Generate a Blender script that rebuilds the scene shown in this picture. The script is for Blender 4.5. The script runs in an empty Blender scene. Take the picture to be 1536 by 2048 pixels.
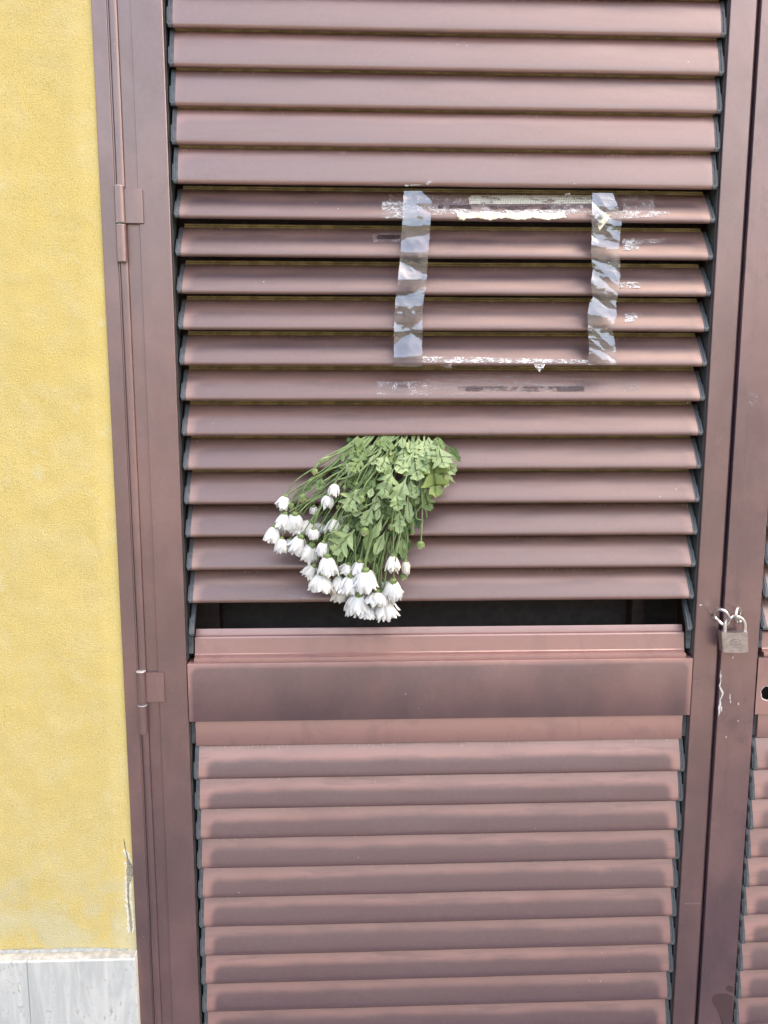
import bpy, bmesh, math, random
from mathutils import Vector, Matrix, noise
random.seed(7)
R = math.radians
scene = bpy.context.scene
COL = scene.collection

# ------------------------------------------------------------------ camera
F = 1500.0; DIST = 1.25; CAMZ = 1.5
_dn = Vector((0, -11118.0, -F)).normalized()
_xr = Vector((45000.0, F * F / 11118.0, -F)).normalized()
_up = -_dn
_yv = _up.cross(_xr)
ROT = Matrix((_xr, _yv, _up))                    # camera axes -> world axes
CAM = Vector((0, -DIST, CAMZ))
cd = bpy.data.cameras.new('camera'); cam = bpy.data.objects.new('camera', cd); COL.objects.link(cam)
cam.matrix_world = Matrix.Translation(CAM) @ ROT.to_4x4()
cd.sensor_fit = 'VERTICAL'; cd.sensor_height = 32.0; cd.lens = F / 2048.0 * 32.0
cd.clip_start = 0.02; cd.clip_end = 500
scene.camera = cam

# ------------------------------------------------------------------ light
SUN_EL = 58
w = bpy.data.worlds.new('World'); scene.world = w; w.use_nodes = True
nt = w.node_tree; nt.nodes.clear()
sky = nt.nodes.new('ShaderNodeTexSky'); sky.sky_type = 'NISHITA'; sky.sun_disc = False
sky.sun_elevation = R(SUN_EL); sky.sun_rotation = R(60); sky.air_density = 1.0; sky.dust_density = 6.0; sky.ozone_density = 1.0
bg = nt.nodes.new('ShaderNodeBackground'); bg.inputs['Strength'].default_value = 0.15
wo = nt.nodes.new('ShaderNodeOutputWorld')
nt.links.new(sky.outputs[0], bg.inputs[0]); nt.links.new(bg.outputs[0], wo.inputs[0])
sd = bpy.data.lights.new('sun', 'SUN'); sd.energy = 2.3; sd.angle = R(0.5); sd.color = (1, .95, .86)
sun = bpy.data.objects.new('sun', sd); COL.objects.link(sun)
sun.rotation_euler = (R(-(90 - SUN_EL)), 0, R(-60)); sun.location = (0, 6, 9)
vs = scene.view_settings
scene.display_settings.display_device = 'sRGB'
vs.view_transform = 'Standard'; vs.look = 'None'; vs.gamma = 1; vs.use_curve_mapping = False
vs.exposure = 3.03
vs.use_white_balance = True; vs.white_balance_temperature = 8300; vs.white_balance_tint = 10
scene.cycles.max_bounces = 8; scene.cycles.transparent_max_bounces = 16
scene.cycles.use_denoising = True

# ------------------------------------------------------------------ helpers
def at(px, py, Y=0.0):
    d = ROT @ Vector((px - 768, -(py - 1024), -F))
    t = (Y - CAM.y) / d.y
    return CAM + d * t

def link(name, me, parent=None, loc=None, rot=None):
    o = bpy.data.objects.new(name, me); COL.objects.link(o)
    if parent is not None: o.parent = parent
    if loc is not None: o.location = loc
    if rot is not None: o.rotation_euler = rot
    return o

def tag(o, label=None, cat=None, group=None, kind=None):
    if label: o['label'] = label
    if cat: o['category'] = cat
    if group: o['group'] = group
    if kind: o['kind'] = kind
    return o

def thing(name, loc, label, cat, group=None):
    return tag(link(name, None, None, loc), label, cat, group)

def finish(bm, name, mats, smooth=None):
    bmesh.ops.remove_doubles(bm, verts=bm.verts, dist=1e-7)
    bmesh.ops.recalc_face_normals(bm, faces=bm.faces)
    me = bpy.data.meshes.new(name); bm.to_mesh(me); bm.free()
    for m in (mats if isinstance(mats, (list, tuple)) else [mats]): me.materials.append(m)
    if smooth is not None:
        for p in me.polygons: p.use_smooth = True
        me.set_sharp_from_angle(angle=R(smooth))
    return me

def box(bm, x0, x1, y0, y1, z0, z1, bev=0.0, mi=0):
    vs_ = [bm.verts.new((x, y, z)) for x in (x0, x1) for y in (y0, y1) for z in (z0, z1)]
    fs = [bm.faces.new([vs_[i] for i in q]) for q in ((0,1,3,2),(4,6,7,5),(0,4,5,1),(2,3,7,6),(0,2,6,4),(1,5,7,3))]
    for f_ in fs: f_.material_index = mi
    if bev:
        es = list({e for f_ in fs for e in f_.edges})
        bmesh.ops.bevel(bm, geom=es, offset=bev, segments=2, affect='EDGES', profile=.5)

def extrude(bm, prof, a, b, axis, mi=None, segs=1, closed=True):
    """profile of (p, q) pairs run along axis 'x' (p=y q=z) or 'z' (p=x q=y)"""
    rings = []
    for k in range(segs + 1):
        t = a + (b - a) * k / segs
        rings.append([bm.verts.new((t, p, q) if axis == 'x' else (p, q, t)) for p, q in prof])
    n = len(prof)
    for k in range(segs):
        for i in range(n if closed else n - 1):
            j = (i + 1) % n
            f_ = bm.faces.new((rings[k][i], rings[k][j], rings[k + 1][j], rings[k + 1][i]))
            if mi: f_.material_index = mi[i]
    if closed:
        bm.faces.new(rings[0]); bm.faces.new(list(reversed(rings[-1])))

def tube(bm, pts, rad, sides=8, cap=True, mi=0):
    n = len(pts); rings = []
    prev = None
    for i, p in enumerate(pts):
        t = (pts[min(i + 1, n - 1)] - pts[max(i - 1, 0)]).normalized()
        if prev is None:
            a = t.orthogonal().normalized()
        else:
            a = (prev - t * prev.dot(t)).normalized()
        prev = a; b = t.cross(a)
        r = rad[i] if isinstance(rad, (list, tuple)) else rad
        rings.append([bm.verts.new(p + (a * math.cos(2 * math.pi * k / sides) + b * math.sin(2 * math.pi * k / sides)) * r) for k in range(sides)])
    for i in range(n - 1):
        for k in range(sides):
            f_ = bm.faces.new((rings[i][k], rings[i][(k + 1) % sides], rings[i + 1][(k + 1) % sides], rings[i + 1][k])); f_.material_index = mi
    if cap:
        bm.faces.new(list(reversed(rings[0]))).material_index = mi
        bm.faces.new(rings[-1]).material_index = mi

def bez(p0, p1, p2, p3, n):
    out = []
    for i in range(n + 1):
        t = i / n; u = 1 - t
        out.append(p0 * u**3 + p1 * 3 * u * u * t + p2 * 3 * u * t * t + p3 * t**3)
    return out

# ------------------------------------------------------------------ materials
class NT:
    def __init__(s, name):
        s.m = bpy.data.materials.new(name); s.m.use_nodes = True
        s.t = s.m.node_tree; s.t.nodes.clear()
        s.out = s.t.nodes.new('ShaderNodeOutputMaterial')
        s.tc = s.t.nodes.new('ShaderNodeTexCoord')
    def n(s, ty, **kw):
        nd = s.t.nodes.new('ShaderNode' + ty)
        for k, v in kw.items():
            if k.startswith('i_'):
                key = k[2:]; key = int(key) if key.isdigit() else key.replace('_', ' ')
                s.set(nd.inputs[key], v)
            else: setattr(nd, k, v)
        return nd
    def set(s, sock, v):
        if isinstance(v, bpy.types.NodeSocket): s.t.links.new(v, sock)
        else:
            if isinstance(v, tuple) and len(v) == 3 and sock.type == 'RGBA': v = (*v, 1)
            sock.default_value = v
    def math(s, op, a, b=0.0, c=0.0, clamp=False):
        nd = s.t.nodes.new('ShaderNodeMath'); nd.operation = op; nd.use_clamp = clamp
        for i, v in enumerate((a, b, c)): s.set(nd.inputs[i], v)
        return nd.outputs[0]
    def noise(s, vec, scale, detail=3, rough=.5, dist=0.0):
        nd = s.n('TexNoise'); s.set(nd.inputs['Vector'], vec)
        nd.inputs['Scale'].default_value = scale; nd.inputs['Detail'].default_value = detail
        nd.inputs['Roughness'].default_value = rough; nd.inputs['Distortion'].default_value = dist
        return nd.outputs[0]
    def vor(s, vec, scale, out=0, feature='F1'):
        nd = s.n('TexVoronoi', feature=feature); s.set(nd.inputs['Vector'], vec); nd.inputs['Scale'].default_value = scale
        return nd.outputs[out]
    def mapping(s, vec, scale=(1, 1, 1), loc=(0, 0, 0)):
        nd = s.n('Mapping'); s.set(nd.inputs[0], vec); s.set(nd.inputs['Location'], loc); s.set(nd.inputs['Scale'], scale)
        return nd.outputs[0]
    def ramp(s, fac, lo, hi, a=0.0, b=1.0):
        nd = s.n('MapRange', clamp=True, interpolation_type='SMOOTHSTEP')
        for k, v in zip(range(5), (fac, lo, hi, a, b)): s.set(nd.inputs[k], v)
        return nd.outputs[0]
    def mix(s, fac, a, b, blend='MIX'):
        nd = s.n('Mix', data_type='RGBA', blend_type=blend)
        s.set(nd.inputs[0], fac); s.set(nd.inputs[6], a); s.set(nd.inputs[7], b)
        return nd.outputs[2]
    def bump(s, h, strength, dist, normal=None):
        nd = s.n('Bump'); s.set(nd.inputs['Height'], h); nd.inputs['Strength'].default_value = strength; nd.inputs['Distance'].default_value = dist
        if normal is not None: s.set(nd.inputs['Normal'], normal)
        return nd.outputs[0]
    def principled(s, **kw):
        nd = s.n('BsdfPrincipled')
        for k, v in kw.items(): s.set(nd.inputs[k.replace('_', ' ')], v)
        return nd
    def done(s, shader):
        s.t.links.new(shader.outputs[0] if hasattr(shader, 'outputs') else shader, s.out.inputs[0]); return s.m

C_BASE = (.042, .027, .046)
C_FADE = (.285, .148, .138)

def paint(name, slat=None, base=C_BASE, fade=C_FADE, amount=.35, rect=None, dirt=.38, ior=2.6):
    """slat = (fade strength, chord height where the fade starts, side fade); rect = centre x, centre z, half sizes of a faded-edged panel"""
    s = NT(name)
    o = s.tc.outputs['Object']
    inf = s.n('ObjectInfo')
    off = s.math('MULTIPLY', inf.outputs['Random'], 37.0)
    comb = s.n('CombineXYZ'); s.set(comb.inputs[0], off); s.set(comb.inputs[1], off)
    add = s.n('VectorMath', operation='ADD'); s.set(add.inputs[0], o); s.set(add.inputs[1], comb.outputs[0])
    v = add.outputs[0]
    big = s.noise(s.mapping(v, (1, 1, 2.5) if slat else (1, 1, .6)), 7, 4, .6)
    fine = s.noise(v, 160, 4, .6)
    smear = s.noise(s.mapping(v, (.25, 1, 2) if slat else (1, 1, .8)), 30 if slat else 13, 5, .65, 0 if slat else 1.0)
    sx = s.n('SeparateXYZ'); s.set(sx.inputs[0], o)
    wav = s.math('MULTIPLY', s.math('SUBTRACT', s.noise(s.mapping(v, (1, 1, .2)), 18, 4, .6), .5), .008)
    if slat:
        st, s0, side = slat
        ax = s.math('ABSOLUTE', sx.outputs[0])
        dx = s.math('MULTIPLY', s.math('MAXIMUM', s.math('SUBTRACT', ax, SL / 2 - .030), 0.0), side)
        slow = s.math('MULTIPLY', s.math('SUBTRACT', s.noise(s.mapping(v, (1, 1, .2)), 3.5, 3, .6), .5), .014)
        slow = s.math('ADD', slow, s.math('MULTIPLY', s.math('SUBTRACT', inf.outputs['Random'], .5), .007))
        ds = s.math('MAXIMUM', s.math('SUBTRACT', s.math('ADD', s.math('ADD', sx.outputs[2], wav), slow), s0), 0.0)
        dist = s.math('SQRT', s.math('ADD', s.math('MULTIPLY', dx, dx), s.math('MULTIPLY', ds, ds)))
        fd = s.ramp(dist, .008, .023)
        fd = s.math('MULTIPLY', fd, s.ramp(big, .25, .6, .68, 1.0))
        fd = s.math('MULTIPLY', fd, s.ramp(inf.outputs['Random'], 0, 1, st * .75, st))
        nose = s.ramp(sx.outputs[2], .007, .003, 0, .30)
        fd = s.math('MAXIMUM', fd, nose)
    else:
        fd = s.math('MULTIPLY', s.ramp(big, *((.1, .42) if amount > .8 else (.35, .7))), amount)
        if rect:
            cx, cz, hx, hz = rect
            dx = s.math('MAXIMUM', s.math('SUBTRACT', s.math('ABSOLUTE', s.math('SUBTRACT', sx.outputs[0], cx)), hx - .022), 0.0)
            dz = s.math('MAXIMUM', s.math('SUBTRACT', s.math('SUBTRACT', s.math('ADD', sx.outputs[2], s.math('MULTIPLY', wav, .4)), cz), hz - .022), 0.0)
            dist = s.math('SQRT', s.math('ADD', s.math('MULTIPLY', dx, dx), s.math('MULTIPLY', dz, dz)))
            fd = s.math('MAXIMUM', fd, s.math('MULTIPLY', s.ramp(dist, .009, .021), s.ramp(big, .25, .6, .55, 1.0)))
    col = s.mix(fd, base, fade)
    col = s.mix(s.ramp(smear, .50, .66, 0, dirt), col, (base[0] * .62, base[1] * .66, base[2] * .72))
    col = s.mix(s.ramp(fine, .35, .7, 0, .07), col, (fade[0] * 1.1, fade[1] * 1.1, fade[2] * 1.2))
    # dust specks and drops
    sp = s.vor(s.mapping(v, (1, 1, 1)), 95)
    spm = s.math('MULTIPLY', s.ramp(sp, .10, .05), s.ramp(s.noise(v, 23, 2), .55, .62))
    col = s.mix(s.math('MULTIPLY', spm, .6), col, (.035, .02, .02))
    sp2 = s.vor(s.mapping(v, (1, 1, 1), (3.3, 1, 2)), 42)
    spm2 = s.math('MULTIPLY', s.ramp(sp2, .06, .03), s.ramp(s.noise(s.mapping(v, (1, 1, 1), (5, 5, 5)), 9, 2), .56, .6))
    col = s.mix(s.math('MULTIPLY', spm2, .75), col, (.55, .48, .45))
    if slat:
        scr = s.noise(s.mapping(v, (8, 1, 60), (1, 2, 3)), 14, 2, .5, .6)
        m = s.math('MULTIPLY', s.ramp(scr, .73, .78), s.ramp(s.noise(v, 12, 1), .5, .6))
        col = s.mix(s.math('MULTIPLY', m, .4), col, (.5, .42, .4))
        fl = s.noise(s.mapping(v, (1, 1, .35)), 210, 3, .6)
        m = s.math('MULTIPLY', s.ramp(fl, .56, .64), s.ramp(sx.outputs[2], .047, .055))
        m = s.math('MULTIPLY', m, s.ramp(s.noise(v, 15, 2), .45, .62))
        col = s.mix(s.math('MULTIPLY', m, .6), col, (.52, .36, .26))
    rough = s.ramp(smear, .3, .7, .32, .44)
    bmp = s.bump(s.noise(v, 420, 3, .6), .12, .0006)
    bmp = s.bump(s.noise(s.mapping(v, (.3, 1, 1)), 14, 3), .25, .0012, bmp)
    p = s.principled(Base_Color=col, Roughness=rough, Normal=bmp)
    p.inputs['IOR'].default_value = ior; p.inputs['Specular Tint'].default_value = (1, .735, .625, 1)
    return s.done(p)

SL = .856                                    # slat length
M = {}
M['slat'] = paint('faded_slat_paint', (1.0, .019, 1.0))
M['slat_mid'] = paint('slat_paint_half_faded', (1.0, .019, .8), base=(.062, .038, .046), fade=(.25, .140, .118), ior=2.25)
M['slat_top'] = paint('slat_paint_little_faded', (.8, .030, .5), base=(.072, .042, .050), fade=(.30, .155, .135))
M['paint'] = paint('brown_shutter_paint', base=(.055, .034, .047), dirt=.3)
M['paint_dirty'] = paint('smudged_shutter_paint', dirt=.8)
M['rail'] = paint('brown_rail_paint', None, amount=.3, dirt=.22, rect=(.144, 1.018, .440, .052))
M['ledge'] = paint('ledge_paint', None, amount=.9, dirt=.22)

def simple(name, col, rough=.5, metal=0.0, var=.3, scale=60, bumpd=0.0, spec=.5, dark=None):
    s = NT(name); o = s.tc.outputs['Object']
    nz = s.noise(o, scale, 4, .6)
    c2 = dark or tuple(x * (1 - var) for x in col)
    c = s.mix(s.ramp(nz, .35, .65), col, c2)
    p = s.principled(Base_Color=c, Roughness=rough, Metallic=metal)
    p.inputs['Specular IOR Level'].default_value = spec
    if bumpd: s.set(p.inputs['Normal'], s.bump(s.noise(o, scale * 3, 4, .6), .5, bumpd))
    return s.done(p)

M['lip'] = simple('bronze_lip', (.50, .40, .20), .4, .2, .4, 40)
M['plastic'] = simple('grey_plastic', (.090, .100, .106), .5, 0, .35, 90, .0003)
M['channel'] = simple('dark_channel', (.060, .062, .062), .6)
M['interior'] = simple('dark_interior', (.055, .040, .034), .6)
M['interior_frame'] = simple('dark_inner_frame', (.06, .035, .028), .5)
M['steel'] = simple('worn_steel', (.78, .77, .76), .28, 1.0, .25, 150, .0002)
M['lockbody'] = simple('brushed_lock_body', (.50, .455, .455), .40, 1.0, .2, 120, .0002)
M['etch'] = simple('etched_mark', (.20, .17, .15), .5, .6)
M['pinwhite'] = simple('worn_hinge_edge', (.50, .47, .45), .45, .2, .3)
M['chip'] = simple('bare_chip', (.72, .68, .64), .6, 0, .35, 300, .0006)
M['scratch'] = simple('pale_scratch', (.30, .21, .19), .6)
M['stain'] = simple('unfaded_paint', (.075, .042, .045), .42, 0, .1)
M['mortar'] = simple('cement_mortar', (.36, .37, .35), .9, 0, .3, 150, .002)
M['crackin'] = simple('bare_plaster', (.52, .47, .36), .95, 0, .45, 200, .002)
M['crackrim'] = simple('pale_plaster_rim', (.80, .74, .58), .95, 0, .2, 200, .002)
M['asphalt'] = simple('street_asphalt', (.05, .05, .052), .85, 0, .2, 3, .004)
M['pave'] = simple('pavement_stone', (.10, .098, .10), .85, 0, .25, 6, .003)
M['dark_hill'] = simple('added_hill_surface', (.036, .038, .036), .9, 0, .5, .6, .2)
M['kerb'] = simple('kerb_stone', (.33, .32, .30), .85, 0, .2, 9, .003)

def stucco():
    s = NT('yellow_stucco'); o = s.tc.outputs['Object']
    big = s.noise(s.mapping(o, (1, 1, .6)), 2.6, 4, .55)
    mid = s.noise(o, 16, 4, .6, .5)
    grain = s.noise(o, 560, 4, .7)
    grain2 = s.noise(o, 380, 4, .75)
    col = s.mix(s.ramp(big, .35, .68), (.81, .612, .215), (.78, .60, .245))
    col = s.mix(s.ramp(mid, .42, .68, 0, .5), col, (.80, .65, .32))
    col = s.mix(s.ramp(grain, .54, .66, 0, .75), col, (.46, .32, .10))
    col = s.mix(s.ramp(grain2, .58, .70, 0, .5), col, (.92, .86, .56))
    sx = s.n('SeparateXYZ'); s.set(sx.inputs[0], o)
    # greyish dirt low down near the plinth and pale scuffs by the frame
    low = s.math('MULTIPLY', s.ramp(sx.outputs[2], .80, .54), s.ramp(mid, .3, .65))
    col = s.mix(s.math('MULTIPLY', low, .6), col, (.66, .62, .42))
    ed = s.math('MULTIPLY', s.ramp(s.math('ABSOLUTE', s.math('ADD', sx.outputs[0], .437)), .012, .003), s.ramp(s.noise(s.mapping(o, (1, 1, .4)), 70, 4), .62, .72))
    col = s.mix(s.math('MULTIPLY', ed, .2), col, (.86, .80, .58))
    patch = s.math('MULTIPLY', s.ramp(s.noise(s.mapping(o, (1, 1, 1), (0, 0, .1)), 11, 4, .7), .60, .68), .35)
    col = s.mix(patch, col, (.80, .72, .46))
    # grain is smoothed off in the trowelled band beside the frame
    band = s.ramp(sx.outputs[0], -.445, -.425, 1.0, .75)
    h = s.math('ADD', s.math('MULTIPLY', grain2, 1.0), s.math('MULTIPLY', grain, .8))
    h = s.math('MULTIPLY', h, band)
    b = s.bump(h, 1.0, .0030)
    b = s.bump(mid, .4, .004, b)
    p = s.principled(Base_Color=col, Roughness=.93, Normal=b)
    p.inputs['Specular IOR Level'].default_value = .2
    return s.done(p)
M['stucco'] = stucco()

def travertine():
    s = NT('travertine'); o = s.tc.outputs['Object']
    inf = s.n('ObjectInfo')
    v = s.mapping(o, (2.2, 1, .28))
    st = s.noise(v, 16, 6, .6, .8)
    st2 = s.noise(s.mapping(o, (3, 1, .5), (2, 1, 0)), 50, 4, .6)
    col = s.mix(s.ramp(st, .32, .68), (.43, .44, .42), (.61, .60, .56))
    col = s.mix(s.ramp(st2, .55, .72, 0, .4), col, (.66, .64, .58))
    pit = s.noise(s.mapping(o, (1.5, 1, .6)), 150, 3, .6)
    pm = s.math('MULTIPLY', s.ramp(pit, .60, .67), s.ramp(st, .42, .6))
    col = s.mix(s.math('MULTIPLY', pm, .6), col, (.27, .25, .21))
    b = s.bump(s.math('SUBTRACT', 1.0, pm), .5, .0015)
    p = s.principled(Base_Color=col, Roughness=.55, Normal=b)
    return s.done(p)
M['travertine'] = travertine()
M['stone_top'] = simple('toned_down_stone_edge', (.47, .44, .38), .7, 0, .35, 60, .001)  # slab tops and bevels coloured darker to offset the strong sky light there

def tape_mat(name, milky=.03, refl=.09, tint=(.93, .95, .97)):
    s = NT(name); o = s.tc.outputs['Object']
    tr = s.n('BsdfTransparent'); tr.inputs[0].default_value = (*tint, 1)
    gl = s.n('BsdfGlossy'); gl.inputs['Roughness'].default_value = .10; gl.inputs[0].default_value = (.93, .96, 1, 1)
    nz = s.noise(o, 60, 4, .6, .5)
    b = s.bump(nz, .25, .0008)
    b = s.bump(s.vor(s.mapping(o, (1, 1, 1.6)), 75, 0, 'DISTANCE_TO_EDGE'), .35, .0012, b)
    s.set(gl.inputs['Normal'], b)
    df = s.n('BsdfDiffuse'); df.inputs[0].default_value = (.85, .86, .86, 1)
    lw = s.n('LayerWeight'); lw.inputs[0].default_value = .45; s.set(lw.inputs['Normal'], b)
    fac = s.math('ADD', s.math('MULTIPLY', lw.outputs['Fresnel'], .9), refl, clamp=True)
    m1 = s.n('MixShader'); s.set(m1.inputs[0], fac); s.set(m1.inputs[1], tr.outputs[0]); s.set(m1.inputs[2], gl.outputs[0])
    milk = s.ramp(s.noise(s.mapping(o, (1, 1, 1), (4, 4, 4)), 35, 4, .7), .48, .70, milky * .5, milky * 3)
    m2 = s.n('MixShader'); s.set(m2.inputs[0], milk); s.set(m2.inputs[1], m1.outputs[0]); s.set(m2.inputs[2], df.outputs[0])
    return s.done(m2)
M['tape'] = tape_mat('clear_tape')

def residue(name, col, lo, hi, scale=(1, 1, 1), ns=120, amount=.9, base=.12):
    """thin stuck film: opaque white where it has crazed, nearly clear elsewhere"""
    s = NT(name); o = s.tc.outputs['Object']
    inf = s.n('ObjectInfo'); off = s.math('MULTIPLY', inf.outputs['Random'], 11.0)
    comb = s.n('CombineXYZ'); s.set(comb.inputs[0], off)
    add = s.n('VectorMath', operation='ADD'); s.set(add.inputs[0], o); s.set(add.inputs[1], comb.outputs[0])
    v = s.mapping(add.outputs[0], scale)
    a = s.noise(v, ns, 5, .7, 1.2)
    a2 = s.vor(v, ns * 1.3, 0, 'DISTANCE_TO_EDGE')
    msk = s.math('MAXIMUM', s.ramp(a, lo, hi), s.math('MULTIPLY', s.ramp(a2, .06, .01), s.ramp(s.noise(v, ns * .3, 2), .45, .6)))
    patchy = s.ramp(s.noise(s.mapping(v, (1, 1, 1.3), (3, 3, 3)), 48, 4, .75), .40, .56, .08, 1)
    fac = s.math('MULTIPLY', s.math('ADD', s.math('MULTIPLY', msk, amount), base, clamp=True), patchy)
    tr = s.n('BsdfTransparent')
    p = s.principled(Base_Color=col, Roughness=.45)
    m = s.n('MixShader'); s.set(m.inputs[0], fac); s.set(m.inputs[1], tr.outputs[0]); s.set(m.inputs[2], p.outputs[0])
    return s.done(m)
M['film'] = residue('crazed_tape_film', (.62, .56, .55), .52, .66, (1, 1, 1), 150, .75, .14)
M['filmfaint'] = residue('faint_tape_film', (.44, .37, .36), .50, .68, (.6, 1, 1.6), 130, .55, .12)
M['filmwhite'] = residue('white_tape_film', (.66, .63, .61), .42, .56, (1, 1, 2), 130, .9, .10)
M['darkbit'] = residue('peeled_dark_patch', (.055, .030, .032), .34, .46, (.6, 1, 1.6), 110, .95, .05)

def paper_mat():
    s = NT('cream_paper'); o = s.tc.outputs['Object']
    c = s.mix(s.ramp(s.noise(o, 120, 4, .6), .4, .65), (.80, .76, .62), (.66, .58, .40))
    p = s.principled(Base_Color=c, Roughness=.85, Normal=s.bump(s.noise(o, 250, 4, .6), .6, .0015))
    return s.done(p)
M['paper'] = paper_mat()

def fibre():
    s = NT('fibre_mesh_tape'); o = s.tc.outputs['Object']
    sx = s.n('SeparateXYZ'); s.set(sx.inputs[0], o)
    gx = s.math('ABSOLUTE', s.math('SINE', s.math('MULTIPLY', sx.outputs[0], 1150.0)))
    gz = s.math('ABSOLUTE', s.math('SINE', s.math('MULTIPLY', sx.outputs[2], 950.0)))
    m = s.math('MAXIMUM', s.ramp(gx, .55, .8), s.ramp(gz, .6, .85))
    wear = s.ramp(s.noise(s.mapping(o, (.6, 1, 1)), 60, 4, .7), .33, .5)
    m = s.math('MULTIPLY', m, wear)
    fac = s.math('ADD', s.math('MULTIPLY', m, .85), .12, clamp=True)
    tr = s.n('BsdfTransparent')
    p = s.principled(Base_Color=(.74, .70, .58), Roughness=.7)
    mx = s.n('MixShader'); s.set(mx.inputs[0], fac); s.set(mx.inputs[1], tr.outputs[0]); s.set(mx.inputs[2], p.outputs[0])
    return s.done(mx)
M['fibre'] = fibre()

def leafmat(name, c1, c2, vein):
    s = NT(name); uv = s.tc.outputs['UV']; inf = s.n('ObjectInfo')
    sx = s.n('SeparateXYZ'); s.set(sx.inputs[0], uv)
    aw = s.math('ABSOLUTE', s.math('SUBTRACT', sx.outputs[1], .5))
    col = s.mix(inf.outputs['Random'], c1, c2)
    o = s.tc.outputs['Object']
    col = s.mix(s.ramp(s.noise(o, 90, 4, .6), .4, .7, 0, .35), col, tuple(x * .62 for x in c1))
    col = s.mix(s.ramp(s.noise(s.mapping(o, (1, 1, 1), (9, 9, 9)), 45, 3), .55, .7, 0, .3), col, (c1[0] * 1.35, c1[1] * 1.2, c1[2] * .8))
    mid = s.ramp(aw, .022, .008)
    ph = s.math('FRACT', s.math('MULTIPLY', s.math('SUBTRACT', sx.outputs[0], s.math('MULTIPLY', aw, .9)), 6.5))
    sv = s.ramp(s.math('ABSOLUTE', s.math('SUBTRACT', ph, .5)), .07, .02)
    vn = s.math('MAXIMUM', mid, s.math('MULTIPLY', sv, .6))
    col = s.mix(s.math('MULTIPLY', vn, .45), col, vein)
    b = s.bump(vn, .2, .0004)
    b = s.bump(s.noise(o, 300, 3), .3, .0006, b)
    p = s.principled(Base_Color=col, Roughness=.55, Normal=b)
    p.inputs['Specular IOR Level'].default_value = .35
    tl = s.n('BsdfTranslucent'); s.set(tl.inputs[0], col)
    m = s.n('MixShader'); m.inputs[0].default_value = .22; s.set(m.inputs[1], p.outputs[0]); s.set(m.inputs[2], tl.outputs[0])
    return s.done(m)
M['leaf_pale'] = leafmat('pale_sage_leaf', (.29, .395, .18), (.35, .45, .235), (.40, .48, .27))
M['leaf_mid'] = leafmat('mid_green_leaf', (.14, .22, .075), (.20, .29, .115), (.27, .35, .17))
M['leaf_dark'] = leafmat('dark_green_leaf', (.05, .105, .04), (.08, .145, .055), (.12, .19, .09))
M['leaf_yellow'] = leafmat('yellowish_leaf', (.25, .33, .10), (.29, .36, .13), (.38, .45, .22))
M['stem'] = simple('green_stem', (.185, .27, .10), .5, 0, .35, 70, .0004)
M['calyx'] = simple('green_calyx', (.20, .28, .09), .55, 0, .45, 400, .0008)
M['budtip'] = simple('yellow_bud_tip', (.60, .58, .26), .6, 0, .3, 300)

def petalmat():
    s = NT('white_petal'); uv = s.tc.outputs['UV']; inf = s.n('ObjectInfo'); o = s.tc.outputs['Object']
    sx = s.n('SeparateXYZ'); s.set(sx.inputs[0], uv)
    cream = s.math('MULTIPLY', s.ramp(inf.outputs['Random'], .6, 1.0), .6)
    col = s.mix(cream, (.86, .85, .82), (.82, .76, .66))
    col = s.mix(s.ramp(sx.outputs[0], .22, .0, 0, .55), col, (.66, .72, .42))
    col = s.mix(s.math('MULTIPLY', s.ramp(s.noise(o, 110, 4, .6), .62, .75), .25), col, (.72, .62, .48))
    rid = s.math('SINE', s.math('MULTIPLY', sx.outputs[1], 22.0))
    b = s.bump(rid, .35, .0004)
    p = s.principled(Base_Color=col, Roughness=.6, Normal=b)
    p.inputs['Specular IOR Level'].default_value = .3
    tl = s.n('BsdfTranslucent'); s.set(tl.inputs[0], col)
    m = s.n('MixShader'); m.inputs[0].default_value = .3; s.set(m.inputs[1], p.outputs[0]); s.set(m.inputs[2], tl.outputs[0])
    return s.done(m)
M['petal'] = petalmat()

# ------------------------------------------------------------------ ground and house
GZ = 0.0
bm = bmesh.new(); box(bm, -60, 60, -200, -2.4, -.30, GZ - .12); link('street', finish(bm, 'street', M['asphalt']))['kind'] = 'structure'
bm = bmesh.new(); box(bm, -60, 60, -2.25, .5, -.30, GZ); link('pavement', finish(bm, 'pavement', M['pave']))['kind'] = 'structure'
bm = bmesh.new(); box(bm, -60, 60, -2.4, -2.25, -.30, GZ + .004, .01); link('kerb', finish(bm, 'kerb', M['kerb']))['kind'] = 'structure'

bm = bmesh.new(); n = 60; rows = []            # unseen dark hill, added to cut bright horizon reflections in the paint
for i in range(n + 1):
    a = math.pi * (-.05 + 1.1 * i / n); row = []
    for r_, h in ((34, 0), (38, 4.5), (46, 8.5), (60, 12.5), (75, 14)):
        row.append(bm.verts.new((r_ * math.cos(a), -r_ * math.sin(a), GZ - .15 + h * (1 + .25 * noise.noise(Vector((a * 3, h * .2, 0)))) + (.6 * noise.noise(Vector((a * 14, h, 2))) if h else 0))))
    rows.append(row)
for i in range(n):
    for j in range(4): bm.faces.new((rows[i][j], rows[i + 1][j], rows[i + 1][j + 1], rows[i][j + 1]))
link('added_dark_hill', finish(bm, 'added_dark_hill', M['dark_hill']))['kind'] = 'structure'
WX = -.4045                                   # edge where the stucco meets the frame
XR2 = 1.692                                   # the far edge of the double shutter
ZT = 2.52                                     # top of the opening
ZP = at(100, 1903)[2]                         # top of the stone plinth
house = thing('house_wall', (-1.5, 0, 0), 'yellow ochre stuccoed house wall with a stone plinth, left of the brown shutter', 'wall')
def sub(name, me, loc=None):                  # child given in world coordinates
    o = link(name, me, house); o.matrix_parent_inverse = Matrix.Translation((1.5, 0, 0)); return o

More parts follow.
